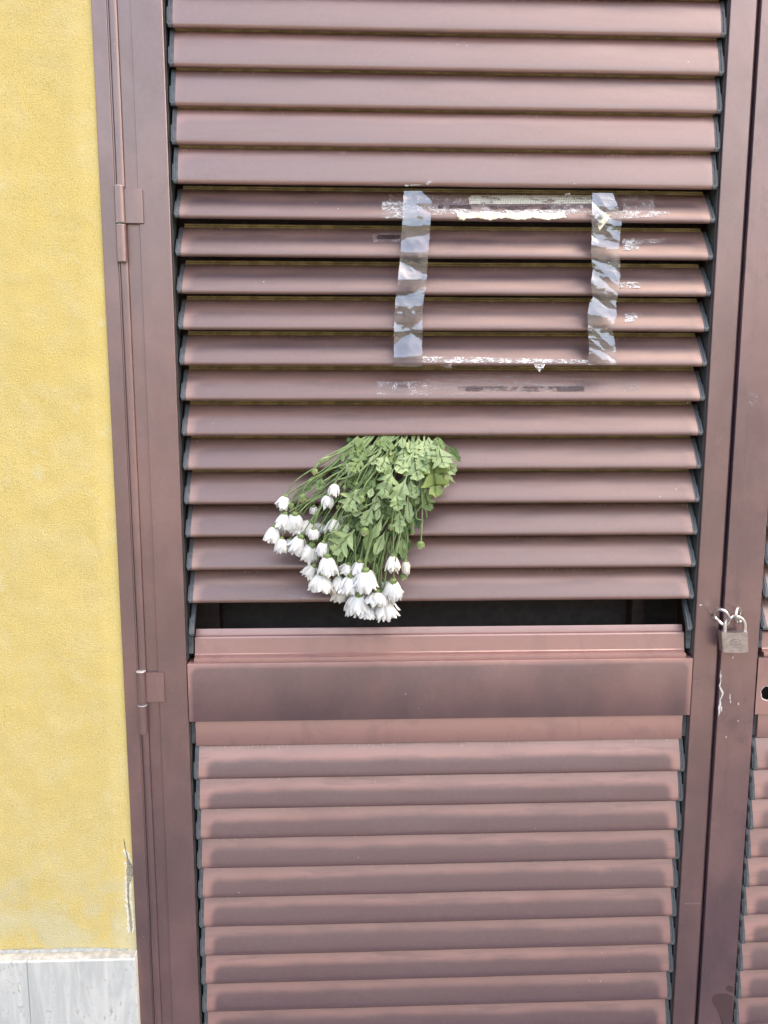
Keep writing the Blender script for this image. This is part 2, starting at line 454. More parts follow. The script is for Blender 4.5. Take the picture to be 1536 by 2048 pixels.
CRK = [(247, 1668, .3), (249, 1690, .6), (254, 1710, .9), (256, 1722, 1.6), (256, 1745, 2.2), (256.5, 1775, 1.8), (257, 1800, 1.4), (260, 1830, 2.0), (262, 1856, 2.4), (262.5, 1866, .3)]
CRW = [(at(x, y, .002), hw * .0012) for x, y, hw in CRK]
def crack_depth(x, z):
    """metres of plaster missing at a point of the wall beside the frame"""
    for (a, wa), (b, wb) in zip(CRW, CRW[1:]):
        if b.z <= z <= a.z:
            t = (a.z - z) / (a.z - b.z); c = a.x + (b.x - a.x) * t; wd = wa + (wb - wa) * t
            c += .0007 * noise.noise(Vector((1, 0, z * 160)))
            wd *= 1 + .5 * noise.noise(Vector((5, 0, z * 120)))
            if abs(x - c) < wd: return .0026 * (1 - (abs(x - c) / wd) ** 3) + .0004
            hol = max(0, 1 - abs(z - at(260, 1745).z) / .030)          # hollow broken out towards the frame
            if x > c and hol > 0 and x < c + .012 * hol: return .0030 * min(1, hol * 2) + .0010 * noise.noise(Vector((x * 400, 1, z * 400)))
            rim = abs(x - c) - wd
            if rim < .0042 * (.7 + noise.noise(Vector((9, x * 100, z * 130)))) and z < at(260, 1700).z: return -.0004
            nn = noise.noise(Vector((x * 300, 2, z * 200)))
            if rim < .0055 and z < at(260, 1770).z and nn > .12: return -.0003
    return 0.0

def grid_face(bm, x0, x1, z0, z1, nx, nz, y, fn=None, crk=False):
    vv = []
    for i in range(nx + 1):
        row = []
        for j in range(nz + 1):
            x = x0 + (x1 - x0) * i / nx; z = z0 + (z1 - z0) * j / nz
            row.append(bm.verts.new((x, y + (fn(x, z) if fn else 0), z)))
        vv.append(row)
    for i in range(nx):
        for j in range(nz):
            f_ = bm.faces.new((vv[i][j], vv[i + 1][j], vv[i + 1][j + 1], vv[i][j + 1]))
            dv = sum(v.co.y - y for v in f_.verts) / 4 if fn else 0
            if crk and crack_depth(f_.calc_center_median().x, f_.calc_center_median().z) > .0008: f_.material_index = 1
            elif crk and crack_depth(f_.calc_center_median().x, f_.calc_center_median().z) < -.0001: f_.material_index = 2
YW = .002
def relief(x, z):                             # hand-floated plaster is never quite flat
    return .0016 * noise.noise(Vector((x * 9, 0, z * 7))) + .0008 * noise.noise(Vector((x * 40, 3, z * 30)))
bm = bmesh.new()
grid_face(bm, WX - .056, WX, CAMZ - .97, CAMZ - .75, 80, 260, YW, lambda x, z: crack_depth(x, z) + relief(x, z), True)
grid_face(bm, WX - .056, WX, CAMZ - .75, CAMZ + 1.1, 14, 370, YW, relief)
grid_face(bm, WX - .456, WX - .056, CAMZ - .97, CAMZ + 1.1, 80, 414, YW, relief)
me = finish(bm, 'wall_face', [M['stucco'], M['crackin'], M['crackrim']], 60); sub('wall_face', me)
bm = bmesh.new()
box(bm, -4.5, WX - .456, YW, .35, 0, 7.5)
box(bm, WX - .456, WX - .0002, YW + .012, .35, 0, CAMZ + 1.1)
box(bm, WX - .456, XR2, YW, .35, ZT + .08, 7.5)
box(bm, XR2, 6.0, YW, .35, 0, 7.5)
sub('wall_body', finish(bm, 'wall_body', M['stucco']))
# stone plinth slabs
xj = at(62, 1925)[0]
edges = [-2.51, -2.11, -1.71, -1.31, -.93, xj, WX + .0015]
ztop_f = at(100, 1923, -.016)[2]
for i in range(len(edges) - 1):
    a, b = edges[i] + .0004, edges[i + 1] - .0004
    dy = -.0004 * (i % 2)
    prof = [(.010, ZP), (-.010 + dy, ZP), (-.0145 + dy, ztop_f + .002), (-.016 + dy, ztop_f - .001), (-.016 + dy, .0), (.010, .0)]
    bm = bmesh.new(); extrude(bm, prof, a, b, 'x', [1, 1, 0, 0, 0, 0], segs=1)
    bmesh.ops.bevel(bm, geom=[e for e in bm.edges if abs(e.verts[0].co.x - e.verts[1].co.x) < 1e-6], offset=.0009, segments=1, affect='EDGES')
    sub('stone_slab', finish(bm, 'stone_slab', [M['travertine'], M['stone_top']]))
bm = bmesh.new()                               # smear of mortar along the slab tops
n = 90; top = []; bot = []
for i in range(n + 1):
    x = -.93 + (WX - .015 + .93) * i / n
    h = .005 + .004 * noise.noise(Vector((x * 22, 1, 0))) + .002 * noise.noise(Vector((x * 90, 1, 0)))
    h *= 1 if i < n * .93 else .3
    top.append(bm.verts.new((x, YW - .0012, ZP + max(.0008, h)))); bot.append(bm.verts.new((x, -.0035, ZP + .0004)))
for i in range(n): bm.faces.new((bot[i], bot[i + 1], top[i + 1], top[i]))
sub('mortar_joint', finish(bm, 'mortar_joint', M['mortar'], 60))

# dark space behind the shutters with the inner door frame
inner = thing('inner_door', (.65, .16, 0), 'dark inner door seen through the open gap left by the missing slat', 'door')
def isub(name, me):
    o = link(name, me, inner); o.matrix_parent_inverse = Matrix.Translation((-.65, -.16, 0)); return o
bm = bmesh.new(); box(bm, -.402, XR2, .16, .19, 0, ZT + .05); isub('door_panel', finish(bm, 'p', M['interior']))
for xa, xb in ((-.402, -.262), (.52, .545), (.62, .68), (1.55, 1.69)):
    bm = bmesh.new(); box(bm, xa, xb, .128, .158, .02, ZT, .003); isub('door_post', finish(bm, 'p', M['interior_frame'], 40))
bm = bmesh.new(); box(bm, -.402, XR2, .040, .158, ZT - .005, ZT + .05); box(bm, -.404, -.402, .04, .158, 0, ZT); isub('reveal', finish(bm, 'p', M['interior']))

# ------------------------------------------------------------------ fixed frame
frame = thing('door_frame', (-.39, 0, 0), 'brown painted metal door frame fixed between the yellow wall and the shutters', 'door frame')
def fsub(name, me):
    o = link(name, me, frame); o.matrix_parent_inverse = Matrix.Translation((.39, 0, 0)); return o
J = [(-.4042, .038), (-.4042, -.0005), (-.4034, -.0015), (-.3822, -.0015), (-.3814, -.0011), (-.3808, .0006), (-.3790, .0009), (-.3790, .038)]
bm = bmesh.new(); extrude(bm, J, 0, ZT, 'z'); fsub('jamb', finish(bm, 'jamb', M['paint'], 25))
MIRX = XR2 - .4042
bm = bmesh.new(); extrude(bm, [(MIRX - x, y) for x, y in J], 0, ZT, 'z'); fsub('jamb', finish(bm, 'jamb', M['paint'], 25))
bm = bmesh.new(); box(bm, -.4042, XR2, -.0015, .038, ZT, ZT + .0795, .001); fsub('head', finish(bm, 'head', M['paint'], 25))

# ------------------------------------------------------------------ shutter leaves
# slat profile (outward, up the chord), metres
PR = [(-4.4, .9), (-3.0, .15), (-1.2, 0), (.4, .6), (1.7, 1.9), (2.6, 3.8), (3.05, 6.5), (3.2, 11), (3.1, 20), (2.7, 30), (1.6, 42), (.2, 53), (-.5, 57.0), (-1.0, 57.6),
      (-2.8, 58.0), (-2.8, 60.2), (-1.7, 60.8), (-1.7, 62.6), (-3.0, 63.2), (-3.0, 65.0), (-1.9, 65.5), (-1.9, 66.8), (-6.0, 67.2), (-6.6, 61), (-6.2, 41), (-5.8, 20), (-5.6, 3)]
PR = [(a / 1000, b / 1000) for a, b in PR]
MI = [1 if 13 <= i <= 21 else 0 for i in range(len(PR))]
def make_slat_mesh(seed, mat):
    bm = bmesh.new()
    prof = [(-a, b) for a, b in PR]
    extrude(bm, prof, -SL / 2, SL / 2, 'x', MI, segs=16)
    for v in bm.verts:
        v.co.y += .0005 * noise.noise(Vector((v.co.x * 6 + seed, v.co.z * 20, seed)))
        if v.co.z < .01: v.co.z += .0005 * noise.noise(Vector((v.co.x * 9 + seed, 5, seed)))
    return finish(bm, 'slat', [M[mat], M['lip']], 22)
SLATS = {m: [make_slat_mesh(i * 3.7, m) for i in range(6)] for m in ('slat', 'slat_mid', 'slat_top')}
def make_cap(mirror, w=.0088):
    s = -1 if mirror else 1
    bm = bmesh.new()
    prof = [(.0034, .0004), (.0006, -.0008), (-.0012, -.0004), (-.0030, .002), (-.0034, .010), (-.0034, .026), (-.0020, .040), (-.0002, .056), (.0012, .0595), (.0064, .0600), (.0056, .02), (.0050, .002)]
    x0 = SL / 2 + .0002
    extrude(bm, prof, s * x0, s * (x0 + w - .002), 'x')
    # thinner outer flange and the small step of the moulding
    prof2 = [(-.0020, .004), (-.0024, .030), (.004, .030), (.004, .004)]
    extrude(bm, prof2, s * (x0 + w - .0019), s * (x0 + w), 'x')
    rib = [(-.0042, .006), (-.0046, .010), (-.0044, .038), (-.0034, .042), (-.0020, .042), (-.0020, .006)]
    extrude(bm, rib, s * (x0 + .0035), s * (x0 + .005), 'x')
    return finish(bm, 'end_cap', M['plastic'], 30)
CAP = [make_cap(True), make_cap(False)]
TOPZ = [.585 + .0566 * k for k in range(5, 0, -1)] + [.5850, .5285, .4715, .4140, .3560, .3045, .2463, .1885, .1316, .0748, .0177, -.0401, -.0967, -.1539, -.2100, -.2666, -.3234]
NEX = 5
TILT_UP = []
for i in range(len(TOPZ)):
    TILT_UP.append(10.5 if i < NEX + 5 else [30, 30, 30, 30, 29.5, 29, 29, 28.5, 28, 28, 28, 28][i - NEX - 5])
LOWZ = [-.6411 - .0567 * k for k in range(13)]
TILT_LO = 11.5
NOSE_Y = .0035
SXC = .145                                     # centre of the left leaf's slats

def slat_world_Y(z, k):
    """Y of the front of the upper slat k at height z (camera-relative)"""
    a = R(TILT_UP[k]); best = None
    z0 = TOPZ[k]
    for (n1, s1), (n2, s2) in zip(PR[2:13], PR[3:14]):
        za = z0 + s1 * math.cos(a) + n1 * math.sin(a); zb = z0 + s2 * math.cos(a) + n2 * math.sin(a)
        ya = NOSE_Y + s1 * math.sin(a) - n1 * math.cos(a); yb = NOSE_Y + s2 * math.sin(a) - n2 * math.cos(a)
        if za <= z <= zb: return ya + (yb - ya) * (z - za) / (zb - za)
    zb = z0 + PR[12][1] * math.cos(a)
    return NOSE_Y - .003 if z < z0 + .004 else NOSE_Y + PR[12][1] * math.sin(a)

def on_slat(px, py, k, off=.0006):
    Y = .012
    for _ in range(8):
        p = at(px, py, Y); Y = .5 * Y + .5 * slat_world_Y(p.z - CAMZ, k)
    return at(px, py, Y - off)

def slat_index(n): return NEX + n - 1          # photo's slat number (1 = first whole one)

def build_leaf(xo, right):
    name = 'right-hand' if right else 'left-hand'
    root = thing('louvred_shutter', (xo - .345 if not right else xo + .61, 0, .02),
                 'second brown louvred shutter leaf at the right edge, with a bare lock hole' if right else
                 'large brown louvred shutter leaf hung on two hinges beside the yellow wall', 'shutter', 'pair of shutter leaves')
    inv = Matrix.Translation(-root.location)
    def part(nm, me, loc=(0, 0, 0), rot=(0, 0, 0)):
        o = link(nm, me, root, loc, rot); o.matrix_parent_inverse = inv; return o
    zb, zt = .02, ZT - .006
    x0, x1 = xo - .2970, xo + .5855            # clear opening of the leaf
    if not right:
        # rounded bead, flat and stile on the hinge side; stile and hidden rebate on the lock side
        arc = [(-.3722 + .0062 * math.cos(t), .0016 - .0034 * math.sin(t)) for t in [math.pi * k / 8 for k in range(8, -1, -1)]]
        P = [(-.3787, .034)] + arc + [(-.3659, .0030), (-.3652, .0026), (-.3462, .0028), (-.3456, .0006), (-.3448, 0.0), (-.2980, 0.0), (-.2970, .0010), (-.2970, .034)]
        bm = bmesh.new(); extrude(bm, P, zb, zt, 'z'); part('stile', finish(bm, 'stile', M['paint'], 25))
        P = [(.5855, .034), (.5855, .0010), (.5865, 0), (.6205, 0), (.6260, .0006), (.6300, .004), (.6300, .034)]
        bm = bmesh.new(); extrude(bm, P, zb, zt, 'z'); part('stile', finish(bm, 'stile', M['paint'], 25))
        vx0, vx1 = -.344, .629
    else:
        P = [(.6330, .030), (.6330, -.0022), (.6336, -.0030), (.6518, -.0030), (.6524, -.0022), (.6530, -.0010), (.6980, -.0010), (.6995, .0006), (.6995, .034)]
        bm = bmesh.new(); extrude(bm, P, zb, zt, 'z'); part('stile', finish(bm, 'stile', M['paint_dirty'], 25))
        P = [(x1, .034), (x1, .001), (x1 + .001, 0), (x1 + .047, 0), (x1 + .048, .003), (x1 + .068, .003), (x1 + .069, .0), (x1 + .080, .0), (x1 + .081, .034)]
        bm = bmesh.new(); extrude(bm, P, zb, zt, 'z'); part('stile', finish(bm, 'stile', M['paint'], 25))
        vx0, vx1 = .70, x1 + .04
    # dark side channels that carry the louvre clips
    for xa, xb in ((x0 + .0002, x0 + .0022), (x1 - .0022, x1 - .0002)):
        for za, zc in ((-.424, zt - CAMZ - .06), (-1.43, -.540)):
            bm = bmesh.new(); box(bm, xa, xb, .007, .034, za + CAMZ, zc + CAMZ); part('side_channel', finish(bm, 'ch', M['channel']))
    # rails
    yr = -.0004
    zr0, zr1 = -.5345 + CAMZ, -.4300 + CAMZ
    if not right:
        bm = bmesh.new(); box(bm, x0 + .0012, x1 - .0012, yr, .034, zr0, zr1, .0012); part('rail', finish(bm, 'rail', M['rail'], 30))
    else:
        hx, hz = at(1534, 1386).x + .0015, at(1534, 1386).z; hr = .0125; n = 40
        bm = bmesh.new()
        def ring(y, r, sq=False):
            out = []
            for k in range(n):
                a = 2 * math.pi * k / n; c, s_ = math.cos(a), math.sin(a)
                if sq:
                    xa, xb2 = hx - x0 - .0012, hx - x0 - .0012
                    m = min((xa / abs(c)) if abs(c) > 1e-6 else 9, ((zr1 - hz if s_ > 0 else hz - zr0) / abs(s_)) if abs(s_) > 1e-6 else 9)
                    out.append(bm.verts.new((hx + c * m, y, hz + s_ * m)))
                else:
                    rr = r * (1 + .05 * math.sin(3 * a + 1) + .03 * math.sin(7 * a))
                    out.append(bm.verts.new((hx + c * rr, y, hz + s_ * rr)))
            return out
        A = ring(yr, 0, True); B = ring(yr, hr); Cc = ring(.002, hr * .98)
        for k in range(n):
            j = (k + 1) % n
            bm.faces.new((A[k], A[j], B[j], B[k])); bm.faces.new((B[k], B[j], Cc[j], Cc[k]))
        xs = hx + (hx - x0 - .0012)
        # corner fillers and the remainder of the rail
        xl = x0 + .0012
        for cx, cz in ((xl, zr0), (xl, zr1), (xs, zr0), (xs, zr1)):
            cand = sorted(A, key=lambda v: (v.co.x - cx) ** 2 + (v.co.z - cz) ** 2)
            zz = [v for v in A if abs(v.co.z - cz) < 1e-6]; xx = [v for v in A if abs(v.co.x - cx) < 1e-6]
            if zz and xx:
                va = min(zz, key=lambda v: abs(v.co.x - cx)); vb = min(xx, key=lambda v: abs(v.co.z - cz))
                if va is not vb: bm.faces.new((va, vb, bm.verts.new((cx, yr, cz))))
        me = finish(bm, 'rail', M['rail']); part('rail', me)
        bm = bmesh.new(); box(bm, xs, x1 - .0012, yr, .034, zr0, zr1); part('rail', finish(bm, 'rail', M['rail'], 30))
        bm = bmesh.new(); box(bm, xl, xs - .0003, .028, .034, zr0, zr1); box(bm, xl, xs, yr + .0012, .028, zr0, zr0 + .002); box(bm, xl, xs, yr + .0012, .028, zr1 - .002, zr1)
        part('rail_back', finish(bm, 'rb', M['interior']))
        bm = bmesh.new(); n2 = 60; r0 = []; r1 = []
        for k in range(n2):
            a = 2 * math.pi * k / n2
            ra = hr * (1 + .05 * math.sin(3 * a + 1) + .03 * math.sin(7 * a))
            wd = .0012 + .0012 * abs(noise.noise(Vector((math.cos(a) * 2, math.sin(a) * 2, 3)))) * 2
            r0.append(bm.verts.new((hx + math.cos(a) * ra * .97, yr + .0004, hz + math.sin(a) * ra * .97)))
            r1.append(bm.verts.new((hx + math.cos(a) * (ra + wd), yr - .0005, hz + math.sin(a) * (ra + wd))))
        for k in range(n2): bm.faces.new((r0[k], r0[(k + 1) % n2], r1[(k + 1) % n2], r1[k]))
        o = part('lock_hole_rim', finish(bm, 'rim', M['chip'], 60)); o['label'] = 'chipped white rim round the lock hole'
    for za, zc in ((.02, .064), (zt - .05, zt)):
        bm = bmesh.new(); box(bm, x0 + .0012, x1 - .0012, yr, .034, za, zc, .0012); part('rail', finish(bm, 'rail', M['rail'], 30))
    # moulded ledge above the middle rail
    q = lambda py, Y: (Y, at(900, py, Y).z)
    led = [q(1255, .034), q(1253, .027), q(1256, .0255), q(1266, .0235), q(1269, .0175), q(1272, .0160), q(1302, .0125), (.0110, q(1304, .0125)[1] + .0004), (.0112, q(1308, .0115)[1]), q(1312, .0040), q(1318, .0030),
           (.0035, zr1 + .0002), (.034, zr1 + .0002)]
    bm = bmesh.new(); extrude(bm, led, x0 + .0125, x1 - .0125, 'x'); part('ledge', finish(bm, 'ledge', M['ledge'], 25))
    # fixed infill strip under the middle rail
    bm = bmesh.new(); box(bm, x0 + .0105, x1 - .0115, .0045, .012, -.5805 + CAMZ, zr0 - .0002, .001); part('infill_strip', finish(bm, 'infill', M['ledge'], 25))
    # serrated plastic clips at both ends
    for za, zc, nt_ in ((at(383, 1311).z, at(383, 1270).z, 7), (-.578 + CAMZ, zr0 - .003, 7)):
        for sx_ in (0, 1):
            xa = x0 + .0025 if sx_ == 0 else x1 - .0105
            bm = bmesh.new(); box(bm, xa, xa + .008, .0095, .016, za, zc, .0005)
            me = finish(bm, 'clip', M['plastic']); cl = part('clip', me)
            top = zc - .002
            bm = bmesh.new()
            for t in range(nt_):
                zz = top - t * .0031
                box(bm, xa + (.0020 if sx_ == 0 else .0012), xa + (.0068 if sx_ == 0 else .006), .0070, .0096, zz - .0013, zz)
            te = link('clip_teeth', finish(bm, 'clip_teeth', M['plastic']), cl)
    # slats
    cx = SXC if not right else SXC + .997
    def put(z, tilt, k, missing=False, mat='slat'):
        r = random.Random(int(1000 * z) + (50 if right else 0))
        a = -R(tilt + r.uniform(-.6, .6))
        loc = (cx, NOSE_Y + r.uniform(-.0006, .0006), z + CAMZ)
        skew = R(.16) * (z + .3) * 1.0 + R(r.uniform(-.03, .03))
        if missing:
            for c in CAP: part('end_cap', c, loc, (a, 0, 0))
            return
        s_ = part('slat', SLATS[mat][k % 6], loc, (a, skew * .6, 0))
        for c in CAP: link('end_cap', c, s_)
    for k, z in enumerate(TOPZ): put(z, TILT_UP[k], k, mat='slat_top' if k < NEX + 5 else 'slat_mid')
    put(-.3805, 28.5, 3, missing=not right, mat='slat_mid')
    for k, z in enumerate(LOWZ): put(z, TILT_LO, k + 2)
    return root, part, inv

L_root, L_part, L_inv = build_leaf(0.0, False)
R_root, R_part, R_inv = build_leaf(.997, True)

# hinges
def hinge(ptop, pmid, pbot, plate_r, plate_b):
    a = at(*ptop, -.004); c = at(*pbot, -.004); m = at(*pmid, -.004)
    xc = (-.3735); r = .0082; yc = .0005
    bm = bmesh.new()
    zt, zb = a.z - .004, at(plate_b[0], plate_b[1], 0).z
    xr_ = at(*plate_r, 0).x
    prof_pts = [(xc, -.0035), (xc + .010, -.0040), (xc + .012, -.0036), (xr_ - .0015, -.0036), (xr_, -.0028), (xr_, .001), (xc, .001)]
    extrude(bm, prof_pts, zb, zt, 'z')
    pl = L_part('hinge', finish(bm, 'hinge', M['paint'], 30))
    for (z0, z1) in ((m.z + .0012, a.z), (c.z, m.z - .0012)):
        bm = bmesh.new()
        n = 20
        def ringp(z, rr): return [Vector((xc + rr * math.cos(2 * math.pi * k / n), yc - .004 + rr * math.sin(2 * math.pi * k / n), z)) for k in range(n)]
        rr = [ringp(z0, r * .9), ringp(z0 + .0008, r), ringp(z1 - .0008, r), ringp(z1, r * .9)]
        vr = [[bm.verts.new(p) for p in q_] for q_ in rr]
        for i in range(3):
            for k in range(n):
                f_ = bm.faces.new((vr[i][k], vr[i][(k + 1) % n], vr[i + 1][(k + 1) % n], vr[i + 1][k]))
                if i != 1: f_.material_index = 1
        for q_ in (vr[0], vr[-1]): bm.faces.new(q_).material_index = 1
        link('knuckle', finish(bm, 'knuckle', [M['paint'], M['pinwhite']], 40), pl)
hinge((240, 372), (240, 448), (242, 524), (286, 400), (270, 447))
hinge((289, 1342), (289, 1408), (291, 1466), (329, 1370), (310, 1402))

# ------------------------------------------------------------------ paint chips, scratches, stains
def film_px(u0, u1, vt, vb, nx, ny, place, seed=0, jag=1.5, endj=2.0):
    """a thin ragged sheet, its rows between two edges given in photo pixels, laid on a surface by place(px, py)"""
    bm = bmesh.new(); g = []
    for i in range(nx + 1):
        col = []; t = i / nx
        for j in range(ny + 1):
            s_ = j / ny
            px = u0 + (u1 - u0) * t
            if i in (0, nx): px += endj * noise.noise(Vector((s_ * 7 + seed, seed * 3.1, 1))) * 2
            a = vt(t) if callable(vt) else vt; b = vb(t) if callable(vb) else vb
            a += jag * (noise.noise(Vector((px * .13, seed, 0))) + .6 * noise.noise(Vector((px * .5, seed, 5))))
            b += jag * (noise.noise(Vector((px * .13, seed + 9, 0))) + .6 * noise.noise(Vector((px * .5, seed + 9, 5))))
            col.append(bm.verts.new(place(px, a + (b - a) * s_)))
        g.append(col)
    for i in range(nx):
        for j in range(ny): bm.faces.new((g[i][j], g[i + 1][j], g[i + 1][j + 1], g[i][j + 1]))
    return bm

def blob_px(cx, cy, rx, ry, place, seed=0, n=22, rough=.45):
    bm = bmesh.new(); c = bm.verts.new(place(cx, cy)); r = []
    for k in range(n):
        a = 2 * math.pi * k / n
        q_ = 1 + rough * noise.noise(Vector((math.cos(a) * 1.7 + seed, math.sin(a) * 1.7, seed))) * 2
        r.append(bm.verts.new(place(cx + rx * q_ * math.cos(a), cy + ry * q_ * math.sin(a))))
    for k in range(n): bm.faces.new((c, r[k], r[(k + 1) % n]))
    return bm

def line_px(pts, width, place):
    bm = bmesh.new(); L = []; Rr = []
    for i, (x, y) in enumerate(pts):
        x2, y2 = pts[min(i + 1, len(pts) - 1)]; x1, y1 = pts[max(i - 1, 0)]
        dx, dy = x2 - x1, y2 - y1; l = math.hypot(dx, dy) or 1
        w_ = (width if not isinstance(width, list) else width[i]) / 2
        L.append(bm.verts.new(place(x - dy / l * w_, y + dx / l * w_))); Rr.append(bm.verts.new(place(x + dy / l * w_, y - dx / l * w_)))
    for i in range(len(pts) - 1): bm.faces.new((L[i], L[i + 1], Rr[i + 1], Rr[i]))
    return bm
flat = lambda Y: (lambda px, py: at(px, py, Y))
# chipped white edge of the cover strip, just under the padlock
chip_pts = [(1441, 1340), (1440, 1352), (1442, 1362), (1439, 1372), (1443, 1380), (1446, 1387), (1443, 1394), (1440, 1400), (1441, 1408), (1438, 1416), (1439, 1424), (1437, 1432)]
o = R_part('paint_chip', finish(line_px(chip_pts, [.6, 1, 1.6, 2.4, 3.8, 3.5, 2.0, 2.2, 3.6, 4.2, 3, .8], flat(-.0034)), 'chip', M['chip'], 60)); o['label'] = 'long white chip on the edge of the cover strip'
for (cx_, cy_, rx, ry, m) in ((1442, 1352, .8, 4, 'chip'), (1460, 1393, 1, 5, 'chip'), (1461, 1403, .8, 3, 'chip'), (1477, 1408, 1.2, 2, 'chip'), (1476, 1442, 1.4, 1.4, 'chip'), (1466, 1315, .8, 3, 'chip'), (1452, 1474, 1, 2, 'chip'), (1443, 1418, 1.5, 5, 'chip')):
    R_part('paint_chip', finish(blob_px(cx_, cy_, rx, ry, flat(-.0034), cx_), 'chip', M[m]))
for (cx_, cy_, rx, ry) in ((1401, 1210, 2.6, 1.6), (1375, 806, 1, 1), (1414, 1805, 1.2, 2)):
    L_part('paint_chip', finish(blob_px(cx_, cy_, rx, ry, flat(-.0004), cx_), 'chip', M['chip']))
for pts in ([(1386, 1363), (1395, 1362), (1406, 1363)], [(1391, 1393), (1398, 1389), (1402, 1384), (1401, 1378)], [(1388, 1400), (1397, 1398), (1404, 1392), (1402, 1400), (1403, 1405), (1396, 1405)],
            [(1424, 892), (1430, 882), (1437, 874)], [(1432, 890), (1440, 880), (1446, 870)], [(1452, 840), (1453, 850)], [(1369, 1808), (1385, 1807), (1402, 1807)]):
    L_part('scratch', finish(line_px(pts, 1.3, flat(-.0003)), 'scratch', M['scratch']))
# darker unfaded patches at the foot of the right-hand stile
def poly_px(pts, place):
    bm = bmesh.new(); vs_ = [bm.verts.new(place(*p)) for p in pts]; f_ = bm.faces.new(vs_); bmesh.ops.triangulate(bm, faces=[f_]); return bm
st = [(1424, 1996), (1428, 1990), (1440, 1987), (1454, 1988), (1466, 1992), (1465, 2020), (1464, 2056), (1446, 2056), (1443, 2042), (1438, 2026), (1430, 2014), (1425, 2005)]
o = R_part('dark_patch', finish(poly_px(st, flat(-.0013)), 'patch', M['stain'])); o['label'] = 'dark unfaded patch near the foot of the stile'
o = R_part('dark_patch', finish(poly_px([(1452, 1974), (1458, 1971), (1467, 1974), (1467, 1986), (1459, 1984), (1453, 1980)], flat(-.0013)), 'patch', M['stain']))

# ------------------------------------------------------------------ tapes and residue
def uv3(u, v): return 720 + u / 2.4, 340 + v / 2.4
def lerp_edge(edge, v):
    for (a, b), (c, d) in zip(edge, edge[1:]):
        if b <= v <= d: return a + (c - a) * (v - b) / (d - b)
    return edge[0][0] if v < edge[0][1] else edge[-1][0]
def tri(x): x = x - math.floor(x); return 4 * abs(x - .5) - 1
def crumpled_tape(name, el, er, label, seed, mat):
    r = random.Random(seed)
    dirs = []
    for k in range(7):
        ang = r.uniform(-.8, .8) if k in (0, 1, 4, 5) else r.uniform(.7, 2.4)
        wl = r.uniform(.045, .11) if k < 4 else r.uniform(.012, .022)
        dirs.append((math.sin(ang) / wl, math.cos(ang) / wl, r.random() * 5, wl * (r.uniform(.03, .06) if k < 4 else r.uniform(.010, .020))))
    bm = bmesh.new(); g = []
    v0, v1 = max(el[0][1], er[0][1]) - 5, min(el[-1][1], er[-1][1])
    ny, nx = 200, 30
    for j in range(ny + 1):
        v = v0 + (v1 - v0) * j / ny; row = []
        ul, ur = lerp_edge(el, v), lerp_edge(er, v)
        for i in range(nx + 1):
            s_ = i / nx; u = ul + (ur - ul) * s_
            if i == 0: u += 3 * noise.noise(Vector((v * .05, seed, 0)))
            if i == nx: u += 5 * noise.noise(Vector((v * .06, seed, 7)))
            vv = v + (14 * (s_ - .5) if j in (ny,) else 0) * 0
            px, py = uv3(u, vv)
            p = at(px, py, -.001)
            h = 0
            for kx, kz, ph, am in dirs: h += am * tri(p.x * kx + p.z * kz + ph)
            zz = (p.z - CAMZ) * 2 * math.pi / .0572
            sag = .0016 * math.sin(zz + 1.0)
            curl = .0025 * (abs(s_ - .5) * 2) ** 3
            Y = -.0042 - abs(h) * .8 + sag - curl * .6
            edge_t = min(1.0, (v - v0) / 60.0)
            p = at(px, py, min(-.0016, Y * (.35 + .65 * edge_t)))
            row.append(bm.verts.new(p))
        g.append(row)
    for j in range(ny):
        for i in range(nx): bm.faces.new((g[j][i], g[j][i + 1], g[j + 1][i + 1], g[j + 1][i]))
    o = link(name, finish(bm, name, mat, 9)); return tag(o, label, 'tape', 'strips of clear tape hanging down the slats')
crumpled_tape('tape_strip', [(210, 105), (205, 210), (195, 400), (185, 500), (170, 620), (162, 770), (163, 945)],
              [(300, 105), (345, 150), (340, 230), (335, 300), (325, 430), (318, 560), (305, 620), (300, 700), (300, 780), (297, 955)],
              'left of the two shiny crumpled clear tape strips hanging down the slats', 11, M['tape'])
crumpled_tape('tape_strip', [(1115, 115), (1113, 260), (1110, 400), (1112, 440), (1118, 480), (1108, 540), (1118, 610), (1100, 640), (1092, 700), (1095, 780), (1100, 860), (1093, 935)],
              [(1215, 115), (1258, 230), (1240, 400), (1250, 450), (1248, 520), (1240, 590), (1230, 640), (1232, 700), (1210, 760), (1225, 830), (1232, 935)],
              'right of the two shiny crumpled clear tape strips, wavier and nearer the padlock', 23, M['tape'])

def sfilm(name, u0, u1, vt, vb, k, mat, label, cat, off=.0006, nx=None, ny=5, seed=0, jag=1.2, endj=2.5, group=None):
    x0_, _ = uv3(u0, 0); x1_, _ = uv3(u1, 0)
    f_t = (lambda t: 340 + vt(t) / 2.4) if callable(vt) else 340 + vt / 2.4
    f_b = (lambda t: 340 + vb(t) / 2.4) if callable(vb) else 340 + vb / 2.4
    nx = nx or max(8, int((x1_ - x0_) / 2.2))
    bm = film_px(x0_, x1_, f_t, f_b, nx, ny, lambda px, py: on_slat(px, py, slat_index(k), off), seed, jag, endj)
    return tag(link(name, finish(bm, name, M[mat] if isinstance(mat, str) else mat, 60)), label, cat, group)
